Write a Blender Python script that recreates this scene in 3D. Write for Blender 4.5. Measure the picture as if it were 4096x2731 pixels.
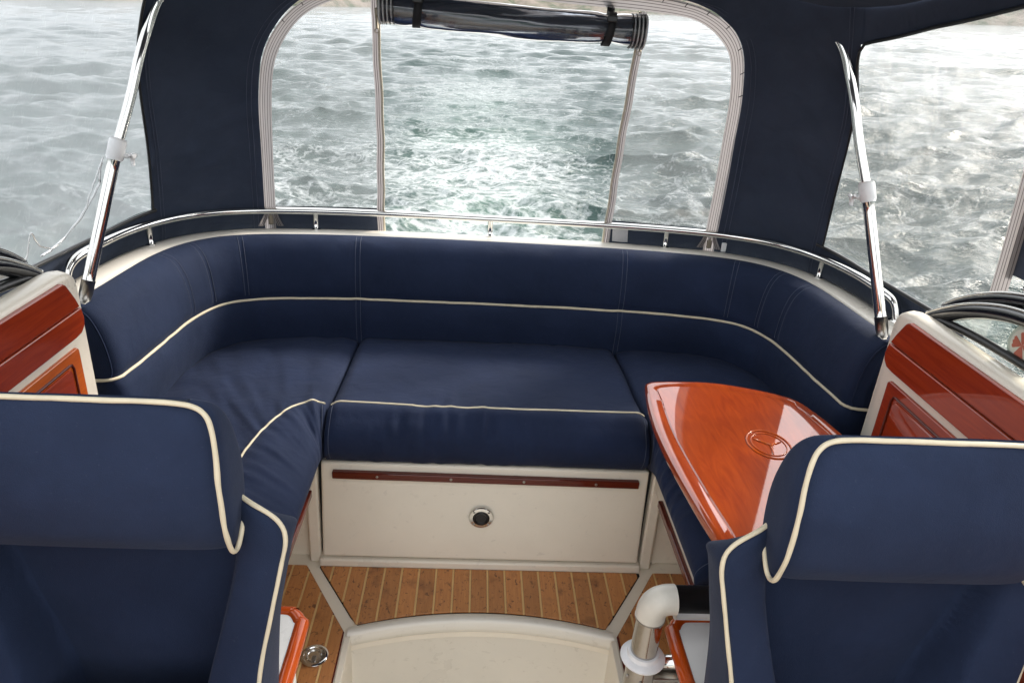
import bpy, bmesh, math, random
import numpy as np
from mathutils import Matrix, Vector

random.seed(7); rng = np.random.default_rng(11)
for o in list(bpy.data.objects): bpy.data.objects.remove(o, do_unlink=True)
scene = bpy.context.scene
COL = scene.collection

# ------------------------------------------------------------------ camera
YAW, PITCH, ROLL = (math.radians(a) for a in (3.696, 24.06, 3.949))
cam_data = bpy.data.cameras.new('camera'); cam = bpy.data.objects.new('camera', cam_data); COL.objects.link(cam)
fw = Vector((math.sin(YAW)*math.cos(PITCH), math.cos(YAW)*math.cos(PITCH), -math.sin(PITCH)))
rt = Vector((math.cos(YAW), -math.sin(YAW), 0)); up = rt.cross(fw)
rt2 = math.cos(ROLL)*rt + math.sin(ROLL)*up; up2 = -math.sin(ROLL)*rt + math.cos(ROLL)*up
M = Matrix((rt2, up2, -fw)).transposed().to_4x4(); M.translation = (-.07, 0, 1.6)
cam.matrix_world = M
cam_data.sensor_width = 36; cam_data.lens = 25.10; cam_data.clip_start = .05; cam_data.clip_end = 3000
scene.camera = cam

# ------------------------------------------------------------------ sky, sun, exposure
SUN_AZ, SUN_EL = 58, 36          # degrees from astern (+Y) towards starboard (+X)
world = bpy.data.worlds.new('World'); scene.world = world; world.use_nodes = True
wn, wl = world.node_tree.nodes, world.node_tree.links
for n in list(wn): wn.remove(n)
sky = wn.new('ShaderNodeTexSky'); sky.sky_type = 'NISHITA'; sky.sun_disc = False
sky.sun_elevation = math.radians(SUN_EL); sky.sun_rotation = math.radians(SUN_AZ)
sky.air_density = 1.0; sky.dust_density = 3.0; sky.ozone_density = 1.0; sky.altitude = 0
hs = wn.new('ShaderNodeHueSaturation'); hs.inputs['Saturation'].default_value = .22
bg = wn.new('ShaderNodeBackground'); bg.inputs['Strength'].default_value = .15
wo = wn.new('ShaderNodeOutputWorld')
wl.new(sky.outputs[0], hs.inputs['Color']); oc_ = wn.new('ShaderNodeMix'); oc_.data_type = 'RGBA'; oc_.inputs[0].default_value = .68        # an even cloud layer over the sky
[i for i in oc_.inputs if i.name == 'B' and i.type == 'RGBA'][0].default_value = (4.6, 4.75, 4.9, 1)
wl.new(hs.outputs[0], [i for i in oc_.inputs if i.name == 'A' and i.type == 'RGBA'][0]); wl.new([o for o in oc_.outputs if o.type == 'RGBA'][0], bg.inputs['Color']); wl.new(bg.outputs[0], wo.inputs['Surface'])
sd = bpy.data.lights.new('sun', 'SUN'); sd.energy = 1.5; sd.angle = math.radians(13); sd.color = (1, .91, .80)
sun = bpy.data.objects.new('sun', sd); COL.objects.link(sun)
sdir = Vector((math.sin(math.radians(SUN_AZ))*math.cos(math.radians(SUN_EL)), math.cos(math.radians(SUN_AZ))*math.cos(math.radians(SUN_EL)), math.sin(math.radians(SUN_EL))))
sun.rotation_euler = sdir.to_track_quat('Z', 'Y').to_euler(); sun.location = sdir*40
scene.view_settings.view_transform = 'Standard'; scene.view_settings.look = 'None'
scene.view_settings.gamma = 1; scene.view_settings.exposure = 1.6

# ------------------------------------------------------------------ noise
def _hash(i, j, k, seed):
    n = (i*374761393 + j*668265263 + k*2147483647 + seed*974634777) & 0xFFFFFFFF
    n = ((n ^ (n >> 13))*1274126177) & 0xFFFFFFFF
    n = (n ^ (n >> 16)) & 0xFFFFFFFF
    return n/4294967295.0
def vnoise(P, scale=1., seed=0):
    P = np.asarray(P, float)*scale
    if P.shape[-1] == 2: P = np.concatenate([P, np.zeros(P.shape[:-1]+(1,))], -1)
    I = np.floor(P).astype(np.int64); f = P-I; f = f*f*(3-2*f)
    out = 0
    for dx in (0, 1):
        for dy in (0, 1):
            for dz in (0, 1):
                w = (f[..., 0] if dx else 1-f[..., 0])*(f[..., 1] if dy else 1-f[..., 1])*(f[..., 2] if dz else 1-f[..., 2])
                out = out + w*_hash(I[..., 0]+dx, I[..., 1]+dy, I[..., 2]+dz, seed)
    return out*2-1
def fbm(P, scale=1., oct=4, seed=0):
    return sum(vnoise(P, scale*2**o, seed+o)*.5**o for o in range(oct))
def sstep(a, b, x): t = np.clip((x-a)/(b-a), 0, 1); return t*t*(3-2*t)

# ------------------------------------------------------------------ materials
def new_mat(name):
    m = bpy.data.materials.new(name); m.use_nodes = True
    nt = m.node_tree
    for n in list(nt.nodes): nt.nodes.remove(n)
    out = nt.nodes.new('ShaderNodeOutputMaterial')
    return m, nt, out
def node(nt, typ, **kw):
    n = nt.nodes.new(typ)
    for k, v in kw.items():
        if k in n.inputs.keys() if isinstance(k, str) and not hasattr(n, k) else False: n.inputs[k].default_value = v
        elif hasattr(n, k): setattr(n, k, v)
        else: n.inputs[k].default_value = v
    return n
def coords(nt, kind='Object', scale=(1, 1, 1)):
    tc = node(nt, 'ShaderNodeTexCoord'); mp = node(nt, 'ShaderNodeMapping')
    mp.inputs['Scale'].default_value = scale
    nt.links.new(tc.outputs[kind], mp.inputs['Vector']); return mp.outputs['Vector']
def noise_tex(nt, vec, scale, detail=3, rough=.55, dist=0.):
    n = node(nt, 'ShaderNodeTexNoise'); n.inputs['Scale'].default_value = scale; n.inputs['Detail'].default_value = detail
    n.inputs['Roughness'].default_value = rough; n.inputs['Distortion'].default_value = dist
    nt.links.new(vec, n.inputs['Vector']); return n.outputs['Fac']
def ramp(nt, fac, stops, interp='LINEAR'):
    r = node(nt, 'ShaderNodeValToRGB'); r.color_ramp.interpolation = interp
    while len(r.color_ramp.elements) < len(stops): r.color_ramp.elements.new(.5)
    for e, (p, c) in zip(r.color_ramp.elements, stops):
        e.position = p; e.color = c if len(c) == 4 else (*c, 1)
    nt.links.new(fac, r.inputs['Fac']); return r.outputs['Color']
def mth(nt, op, a, b=None, clamp=False):
    n = node(nt, 'ShaderNodeMath'); n.operation = op; n.use_clamp = clamp
    for i, v in enumerate((a, b)):
        if v is None: continue
        if isinstance(v, (int, float)): n.inputs[i].default_value = v
        else: nt.links.new(v, n.inputs[i])
    return n.outputs[0]
def mixc(nt, fac, a, b):
    n = node(nt, 'ShaderNodeMix'); n.data_type = 'RGBA'
    for nm, v in (('Factor', fac), ('A', a), ('B', b)):
        s = [i for i in n.inputs if i.name == nm and (i.type == 'RGBA' or nm == 'Factor' and i.type == 'VALUE')][0]
        if isinstance(v, (int, float)): s.default_value = v
        elif isinstance(v, tuple): s.default_value = (*v, 1)
        else: nt.links.new(v, s)
    return [o for o in n.outputs if o.type == 'RGBA'][0]
def bump(nt, h, strength=.2, dist=.01, normal=None):
    b = node(nt, 'ShaderNodeBump'); b.inputs['Strength'].default_value = strength; b.inputs['Distance'].default_value = dist
    nt.links.new(h, b.inputs['Height'])
    if normal is not None: nt.links.new(normal, b.inputs['Normal'])
    return b.outputs['Normal']
def principled(nt, out, color=None, rough=.5, normal=None, **kw):
    p = node(nt, 'ShaderNodeBsdfPrincipled')
    if isinstance(color, tuple): p.inputs['Base Color'].default_value = (*color, 1)
    elif color is not None: nt.links.new(color, p.inputs['Base Color'])
    if isinstance(rough, (int, float)): p.inputs['Roughness'].default_value = rough
    else: nt.links.new(rough, p.inputs['Roughness'])
    if normal is not None: nt.links.new(normal, p.inputs['Normal'])
    for k, v in kw.items():
        k = k.replace('_', ' ')
        if isinstance(v, (int, float)): p.inputs[k].default_value = v
        elif isinstance(v, tuple): p.inputs[k].default_value = (*v, 1)
        else: nt.links.new(v, p.inputs[k])
    if out is not None: nt.links.new(p.outputs[0], out.inputs['Surface'])
    return p

def fabric_mat(name, c1, c2, sheen=.25, wr=.35):
    m, nt, out = new_mat(name); v = coords(nt)
    a = noise_tex(nt, v, 5, 5, .6)
    col = ramp(nt, a, [(.3, c1), (.72, c2)])
    rub = ramp(nt, noise_tex(nt, v, 2.6, 6, .7, .5), [(.52, (0,)*3), (.75, (1,)*3)])
    col = mixc(nt, mth(nt, 'MULTIPLY', rub, .22), col, tuple(x*1.9 for x in c2))
    weave = noise_tex(nt, v, 520, 2, .6)
    n1 = bump(nt, weave, .45, .0018)
    w = noise_tex(nt, v, 14, 3, .5, .6)
    n2 = bump(nt, w, wr, .006, n1)
    fl = noise_tex(nt, v, 260, 0, .5)                       # lint
    lint = ramp(nt, fl, [(.80, (0, 0, 0)), (.84, (1, 1, 1))])
    col2 = mixc(nt, mth(nt, 'MULTIPLY', lint, .05), col, (.25, .27, .33))
    principled(nt, out, col2, .82, n2, Sheen_Weight=sheen, Sheen_Roughness=.45, Sheen_Tint=(.66, .70, .82), Specular_IOR_Level=.25)
    return m
def gel_mat(name, col, rough=.32, dirt=.13):
    m, nt, out = new_mat(name); v = coords(nt)
    a = noise_tex(nt, v, 4, 5, .6)
    b = noise_tex(nt, v, 38, 4, .7, .4)
    c = ramp(nt, a, [(.3, tuple(x*.93 for x in col)), (.7, col)])
    d = ramp(nt, b, [(.60, (0, 0, 0)), (.74, (1, 1, 1))])
    c2 = mixc(nt, mth(nt, 'MULTIPLY', d, dirt), c, (.30, .25, .18))
    scf = ramp(nt, noise_tex(nt, coords(nt, scale=(2.2, 1, 4)), 11, 3, .6, .3), [(.665, (0,)*3), (.72, (1,)*3)])
    c2 = mixc(nt, mth(nt, 'MULTIPLY', scf, .16), c2, (.33, .29, .24))
    r = ramp(nt, a, [(.3, (rough*.8,)*3), (.7, (rough*1.3,)*3)])
    principled(nt, out, c2, r, bump(nt, noise_tex(nt, v, 60, 2), .04, .003), Coat_Weight=.15, Coat_Roughness=.2)
    return m
def wood_mat(name, c1, c2, axis=(1, 14, 14), scale=9, coat=1., rough=.35, cior=1.5):
    m, nt, out = new_mat(name); v = coords(nt, scale=axis)
    g = noise_tex(nt, v, scale, 6, .62, 1.3)
    big = noise_tex(nt, coords(nt), 7, 3, .5, .5)
    c = ramp(nt, g, [(.28, c1), (.72, c2)])
    c = mixc(nt, mth(nt, 'MULTIPLY', big, .45), c, tuple(x*.62 for x in c2))
    principled(nt, out, c, rough, bump(nt, noise_tex(nt, coords(nt), 22, 3), .02, .004), Coat_Weight=coat, Coat_Roughness=.04, Coat_IOR=cior, Specular_IOR_Level=.08)
    return m
def plain(name, col, rough=.5, metal=0., **kw):
    m, nt, out = new_mat(name); v = coords(nt)
    a = noise_tex(nt, v, 30, 3)
    c = ramp(nt, a, [(.3, tuple(x*.88 for x in col)), (.7, col)])
    principled(nt, out, c, rough, bump(nt, a, .03, .002), Metallic=metal, **kw); return m
def chrome_mat(name='stainless'):
    m, nt, out = new_mat(name); v = coords(nt)
    a = noise_tex(nt, v, 18, 4)
    r = ramp(nt, a, [(.3, (.06,)*3), (.75, (.16,)*3)])
    principled(nt, out, (.74, .73, .70), r, bump(nt, noise_tex(nt, v, 140, 2), .02, .001), Metallic=1.); return m
def vinyl_mat(name, haze=.18, scratch=.3, gloss=.12, tint=(.95, .96, .97), wave=.12):
    """clear, ageing window vinyl: mostly see-through, with a milky veil, scratches and a glossy skin"""
    m, nt, out = new_mat(name); v = coords(nt)
    tr = node(nt, 'ShaderNodeBsdfTransparent'); tr.inputs['Color'].default_value = (*tint, 1)
    ripple = noise_tex(nt, coords(nt, scale=(1, 1, .35)), 6, 3, .5, .6)
    nrm = bump(nt, ripple, wave, .012)
    gl = node(nt, 'ShaderNodeBsdfGlossy'); gl.inputs['Roughness'].default_value = .10; nt.links.new(nrm, gl.inputs['Normal'])
    df = node(nt, 'ShaderNodeBsdfDiffuse'); df.inputs['Color'].default_value = (.85, .85, .85, 1)
    tl = node(nt, 'ShaderNodeBsdfTranslucent'); tl.inputs['Color'].default_value = (.9, .9, .9, 1)
    veil = node(nt, 'ShaderNodeMixShader'); veil.inputs[0].default_value = .7
    nt.links.new(df.outputs[0], veil.inputs[1]); nt.links.new(tl.outputs[0], veil.inputs[2])
    blot = ramp(nt, noise_tex(nt, v, 5, 5, .65, .8), [(.30, (.92,)*3), (.75, (1.1,)*3)])
    sc = ramp(nt, noise_tex(nt, coords(nt, scale=(1, 1, .45)), 48, 5, .75, 1.4), [(.55, (0,)*3), (.75, (1,)*3)])
    spk = ramp(nt, noise_tex(nt, v, 120, 1, .5), [(.78, (0,)*3), (.82, (1,)*3)])
    fac = mth(nt, 'MULTIPLY', blot, haze)
    fac = mth(nt, 'ADD', fac, mth(nt, 'MULTIPLY', sc, scratch*.35))
    fac = mth(nt, 'ADD', fac, mth(nt, 'MULTIPLY', spk, scratch*.5), clamp=True)
    mx = node(nt, 'ShaderNodeMixShader'); nt.links.new(fac, mx.inputs[0]); nt.links.new(tr.outputs[0], mx.inputs[1]); nt.links.new(veil.outputs[0], mx.inputs[2])
    fr = node(nt, 'ShaderNodeFresnel'); fr.inputs['IOR'].default_value = 1.4; nt.links.new(nrm, fr.inputs['Normal'])
    fg = mth(nt, 'MULTIPLY', fr.outputs[0], gloss*5, clamp=True)
    m2 = node(nt, 'ShaderNodeMixShader'); nt.links.new(fg, m2.inputs[0]); nt.links.new(mx.outputs[0], m2.inputs[1]); nt.links.new(gl.outputs[0], m2.inputs[2])
    nt.links.new(m2.outputs[0], out.inputs['Surface'])
    return m
def tape_mat(name, lines=(.10, .30, .46, .66, .86), w=.022, base=(.36, .34, .335), dark=(.05, .045, .05)):
    m, nt, out = new_mat(name)
    tc = node(nt, 'ShaderNodeTexCoord'); sp = node(nt, 'ShaderNodeSeparateXYZ'); nt.links.new(tc.outputs['UV'], sp.inputs[0])
    stops = [(0, base)]
    for l in lines: stops += [(l-w, dark), (l+w, base)]
    c = ramp(nt, sp.outputs['Y'], stops, 'CONSTANT')
    c = mixc(nt, mth(nt, 'MULTIPLY', noise_tex(nt, coords(nt), 25, 4), .35), c, (.30, .26, .25))
    p = principled(nt, None, c, .7, bump(nt, noise_tex(nt, coords(nt), 300, 2), .2, .001))
    tl = node(nt, 'ShaderNodeBsdfTranslucent'); nt.links.new(c, tl.inputs['Color']); mx = node(nt, 'ShaderNodeMixShader'); mx.inputs[0].default_value = .45
    nt.links.new(p.outputs[0], mx.inputs[1]); nt.links.new(tl.outputs[0], mx.inputs[2]); nt.links.new(mx.outputs[0], out.inputs['Surface'])
    return m

MAT = dict(
    navy=fabric_mat('navy_upholstery', (.0070, .0142, .0385), (.0115, .0210, .054), .04, .45),
    seatnavy=fabric_mat('navy_seat_fabric', (.0068, .0138, .0400), (.0110, .0202, .055), .04, .85),
    helmnavy=fabric_mat('navy_helm_fabric', (.0092, .0170, .0425), (.0155, .0260, .060), .08, .40),
    canvas=fabric_mat('navy_canopy_canvas', (.031, .043, .073), (.046, .060, .095), .08, .70),
    seam=plain('canvas_thread', (.075, .09, .14), .8),
    pipe=plain('cream_piping', (.72, .63, .45), .55),
    stitch=plain('grey_thread', (.07, .085, .13), .8),
    gel=gel_mat('cream_gelcoat', (.84, .765, .64)),
    gel2=gel_mat('cream_gelcoat_rim', (.78, .73, .64), .3, .25),
    white=gel_mat('white_laminate', (.80, .80, .78), .3, .1),
    mahog=wood_mat('red_mahogany', (.25, .022, .006), (.42, .050, .010), (14, 1, 14), 5),
    mahogdark=wood_mat('dark_mahogany', (.07, .010, .006), (.14, .020, .009), (1, 14, 14), 6, .7),
    tablewood=wood_mat('amber_table_veneer', (.25, .026, .0025), (.44, .066, .005), (9, 1.4, 5), 4, cior=1.95),
    tableedge=wood_mat('amber_table_edge', (.42, .060, .003), (.62, .125, .007), (5, 3, 5), 4),
    trayedge=wood_mat('amber_tray_edge', (.42, .055, .006), (.58, .09, .008), (6, 2, 6), 4),
    orange=wood_mat('lit_port_mahogany', (.46, .070, .004), (.64, .13, .006), (10, 1, 10), 5),  # lighter copy of the mahogany, with the port-side light in its colour
    caulk=plain('pale_caulking_strip', (.72, .47, .20), .6),
    chrome=chrome_mat(), post=plain('teak_reflection_steel', (.46, .43, .40), .10, 1.), steel=plain('brushed_steel', (.35, .33, .30), .3, 1.),  # post steel is darkened and browned, painting in the reflection of the teak
    black=plain('black_rubber', (.012, .012, .013), .35), gblack=plain('black_gloss_frame', (.012, .012, .014), .14, 0., Coat_Weight=1.),
    strap=plain('black_strap', (.012, .012, .014), .7),
    plastic=plain('cream_plastic', (.66, .63, .55), .38), wplastic=plain('white_plastic', (.80, .80, .80), .35),
    zinc=plain('tarnished_zip_metal', (.30, .26, .20), .45, .8), gap=plain('dark_gap', (.01, .01, .01), .9),
    tape=tape_mat('grey_zip_tape'), tape2=tape_mat('narrow_zip_tape', (.25, .55), .06, (.38, .355, .35), (.06, .05, .06)),
    coil=plain('cream_zip_coil', (.62, .56, .44), .6),
    vinyl=vinyl_mat('clear_window_vinyl', .10, .12, .10), vinylL=vinyl_mat('scratched_window_vinyl', .36, .26, .05, (.93, .94, .96), .2),
    vinylR=vinyl_mat('rippled_window_vinyl', .09, .26, .03, (.96, .96, .95), .2),
    fold=vinyl_mat('glint_fold_vinyl', .55, .1, .3, (.98, .98, .98), .1),  # milky white stands in for the light on the creases
    roll=vinyl_mat('rolled_window_vinyl', .10, .1, .5, (.80, .82, .86), .7),
    tag=plain('white_cloth_tag', (.62, .62, .62), .8),
)

# ------------------------------------------------------------------ object helpers
def mesh_obj(name, V, F, mat, parent=None, smooth=True, uv=None, loc=None):
    me = bpy.data.meshes.new(name); V = np.asarray(V, float).reshape(-1, 3)
    me.from_pydata(V.tolist(), [], F if isinstance(F, list) else F.tolist()); me.update()
    if mat is not None: me.materials.append(MAT[mat] if isinstance(mat, str) else mat)
    if smooth: me.polygons.foreach_set('use_smooth', [True]*len(me.polygons))
    if uv is not None:
        l = me.uv_layers.new(name='UVMap'); idx = np.zeros(len(me.loops), np.int32); me.loops.foreach_get('vertex_index', idx)
        l.data.foreach_set('uv', np.asarray(uv, np.float32)[idx].ravel())
    o = bpy.data.objects.new(name, me); COL.objects.link(o)
    if parent is not None:
        o.parent = parent
        if loc is None: o.matrix_parent_inverse = Matrix.Translation(-Vector(parent.location))
    if loc is not None: o.location = loc
    return o
def thing(name, label, cat, loc=(0, 0, 0), group=None):
    o = bpy.data.objects.new(name, None); COL.objects.link(o); o.location = loc; o.empty_display_size = .05
    o['label'] = label; o['category'] = cat
    if group: o['group'] = group
    return o
def tag(o, label, cat, group=None):
    o['label'] = label; o['category'] = cat
    if group: o['group'] = group
    return o
def gridF(n, m, cu=False, cv=False):
    F = []
    for i in range(n if cu else n-1):
        for j in range(m if cv else m-1):
            F.append((i*m+j, ((i+1) % n)*m+j, ((i+1) % n)*m+(j+1) % m, i*m+(j+1) % m))
    return F
def catmull(P, n=12, closed=False):
    P = np.asarray(P, float)
    Q = np.vstack([P[-1], P, P[0], P[1]]) if closed else np.vstack([2*P[0]-P[1], P, 2*P[-1]-P[-2]])
    t = np.linspace(0, 1, n, endpoint=False)[:, None]; out = []
    for i in range(1, len(Q)-2):
        p0, p1, p2, p3 = Q[i-1:i+3]
        out.append(.5*((2*p1)+(-p0+p2)*t+(2*p0-5*p1+4*p2-p3)*t**2+(-p0+3*p1-3*p2+p3)*t**3))
    return np.vstack(out) if closed else np.vstack(out+[P[-1:]])
def resample(P, n):
    P = np.asarray(P, float); d = np.r_[0, np.cumsum(np.linalg.norm(np.diff(P, axis=0), axis=1))]
    t = np.linspace(0, d[-1], n); return np.stack([np.interp(t, d, P[:, k]) for k in range(P.shape[1])], 1)
def tube_data(P, r, seg=10, closed=False, caps=True, flat=1.):
    P = np.asarray(P, float); n = len(P)
    T = (np.roll(P, -1, 0)-np.roll(P, 1, 0)) if closed else np.gradient(P, axis=0)
    T /= np.linalg.norm(T, axis=1)[:, None]+1e-12
    a = np.array([0, 0, 1.]) if abs(T[0][2]) < .9 else np.array([1., 0, 0])
    nrm = np.cross(T[0], a); nrm /= np.linalg.norm(nrm); rad = np.broadcast_to(r, (n,)); V = []
    for i in range(n):
        nrm = nrm-T[i]*(nrm@T[i]); nrm /= np.linalg.norm(nrm); b = np.cross(T[i], nrm)
        for k in range(seg):
            a_ = 2*math.pi*k/seg; V.append(P[i]+rad[i]*(math.cos(a_)*nrm+math.sin(a_)*b*flat))
    F = gridF(n, seg, closed, True)
    if caps and not closed: F += [tuple(range(seg))[::-1], tuple((n-1)*seg+k for k in range(seg))]
    return np.array(V), F
def tube(name, P, r, mat, parent=None, seg=10, closed=False, caps=True, flat=1.):
    P = np.asarray(P, float)
    if mat == 'pipe':                                                # sewn-in piping is never quite straight or even
        P = P+.0006*np.stack([vnoise(P, 28, 70+k) for k in range(3)], -1); r = np.asarray(r)*(1+.10*vnoise(P, 45, 77))
    V, F = tube_data(P, r, seg, closed, caps, flat); return mesh_obj(name, V, F, mat, parent)
def join(parts):
    V = []; F = []; k = 0
    for v, f in parts:
        V.append(np.asarray(v, float)); F += [tuple(i+k for i in q) for q in f]; k += len(v)
    return np.vstack(V), F
def box_data(lo, hi):
    x0, y0, z0 = lo; x1, y1, z1 = hi
    return np.array([(x0, y0, z0), (x1, y0, z0), (x1, y1, z0), (x0, y1, z0), (x0, y0, z1), (x1, y0, z1), (x1, y1, z1), (x0, y1, z1)]), \
        [(0, 3, 2, 1), (4, 5, 6, 7), (0, 1, 5, 4), (1, 2, 6, 5), (2, 3, 7, 6), (3, 0, 4, 7)]
def bevel_obj(name, V, F, mat, parent=None, w=.005, seg=2):
    bm = bmesh.new(); vs = [bm.verts.new(v) for v in V]
    for f in F: bm.faces.new([vs[i] for i in f])
    bmesh.ops.recalc_face_normals(bm, faces=bm.faces)
    if w: bmesh.ops.bevel(bm, geom=list(bm.edges), offset=w, segments=seg, profile=.5, affect='EDGES', clamp_overlap=True)
    me = bpy.data.meshes.new(name); bm.to_mesh(me); bm.free()
    me.polygons.foreach_set('use_smooth', [w >= .012]*len(me.polygons))
    o = bpy.data.objects.new(name, me); COL.objects.link(o); me.materials.append(MAT[mat])
    if parent is not None: o.parent = parent; o.matrix_parent_inverse = Matrix.Translation(-Vector(parent.location))
    return o
def box(name, lo, hi, mat, parent=None, w=.005, seg=2): return bevel_obj(name, *box_data(lo, hi), mat, parent, w, seg)
def prism_data(poly, z0, z1):
    n = len(poly); V = [(x, y, z0) for x, y in poly]+[(x, y, z1) for x, y in poly]
    return np.array(V), [tuple(range(n))[::-1], tuple(range(n, 2*n))]+[(i, (i+1) % n, n+(i+1) % n, n+i) for i in range(n)]
def lathe_data(prof, c, axis='z', seg=24):
    V = []
    for r, h in prof:
        for k in range(seg):
            a = 2*math.pi*k/seg; p = (r*math.cos(a), r*math.sin(a), h)
            if axis == 'y': p = (p[0], -p[2], p[1])
            if axis == 'x': p = (p[2], p[0], p[1])
            V.append((c[0]+p[0], c[1]+p[1], c[2]+p[2]))
    n = len(prof); F = gridF(n, seg, False, True)+[tuple(range(seg))[::-1], tuple((n-1)*seg+k for k in range(seg))]
    return np.array(V), F
def lathe(name, prof, c, mat, parent=None, axis='z', seg=24):
    o = mesh_obj(name, *lathe_data(prof, c, axis, seg), mat, parent)
    try: o.data.set_sharp_from_angle(angle=math.radians(40))
    except Exception: pass
    return o
def mirror(V, F): V = np.array(V, float); V[:, 0] *= -1; return V, [tuple(f[::-1]) for f in F]

# ------------------------------------------------------------------ the plan curve of the cockpit (U open towards the bow)
HALF = np.array([(0, 2.44), (.25, 2.438), (.5, 2.43), (.68, 2.412), (.80, 2.39), (.89, 2.35), (.945, 2.28), (.975, 2.18), (.988, 2.05), (.997, 1.9), (1.012, 1.745),
                 (1.02, 1.55), (1.02, 1.2), (1.02, .6), (1.02, -.4), (1.02, -1.2)])
U = resample(catmull(np.vstack([HALF[::-1]*[-1, 1], HALF[1:]]), 24), 1601)
_T = np.gradient(U, axis=0); _T /= np.linalg.norm(_T, axis=1)[:, None]
UN = np.c_[-_T[:, 1], _T[:, 0]]
def upath(d, ymin, n):
    """the cockpit curve pushed out by d, cut at y = ymin, as n points with normals, port to starboard"""
    k = np.where(U[:, 1] >= ymin-1e-6)[0]; P = U[k]; N = UN[k]
    Q = resample(np.c_[P, N], n); return Q[:, :2]+Q[:, 2:]*d, Q[:, 2:]
def usweep(prof, ymin, n):
    P, N = upath(0, ymin, n); V = []
    for p, q in zip(P, N):
        for d, z in prof: V.append((p[0]+q[0]*d, p[1]+q[1]*d, z))
    return np.array(V), gridF(n, len(prof))

P0 = U+UN*.25
SS = np.r_[0, np.cumsum(np.linalg.norm(np.diff(P0, axis=0), axis=1))]; SS -= SS[-1]/2
def surf(s, h, d=0.):
    """canopy wall: s along the rim (0 = middle of the stern, + starboard), h 0..1 up to the roof edge, d outwards"""
    s = np.asarray(s, float); h = np.asarray(h, float)
    def S(s, h):
        x = np.interp(s, SS, P0[:, 0]); y = np.interp(s, SS, P0[:, 1])
        x1 = x*.775; k = np.clip((y-1.4)/1.29, 0, 1); k = k*k*(3-2*k); y1 = y-.47*k
        z1 = 1.61+.13*np.maximum(0, 2.07-y1)+.09*(1-(x1/.97)**2)
        a = np.stack([x, y, np.full_like(x, .855)], -1); b = np.stack([x1, y1, z1], -1)
        return a*(1-h[..., None])+b*h[..., None]
    p = S(s, h)
    if np.any(np.asarray(d) != 0):
        ds = S(s+.01, h)-S(s-.01, h); dh = S(s, h+.01)-S(s, h-.01); n = np.cross(ds, dh)
        n /= np.linalg.norm(n, axis=-1)[..., None]
        flip = np.sign(n[..., 0]*p[..., 0]+n[..., 1]*(p[..., 1]-1.)); flip[flip == 0] = 1
        p = p+n*flip[..., None]*np.asarray(d)[..., None]
    return p

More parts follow.
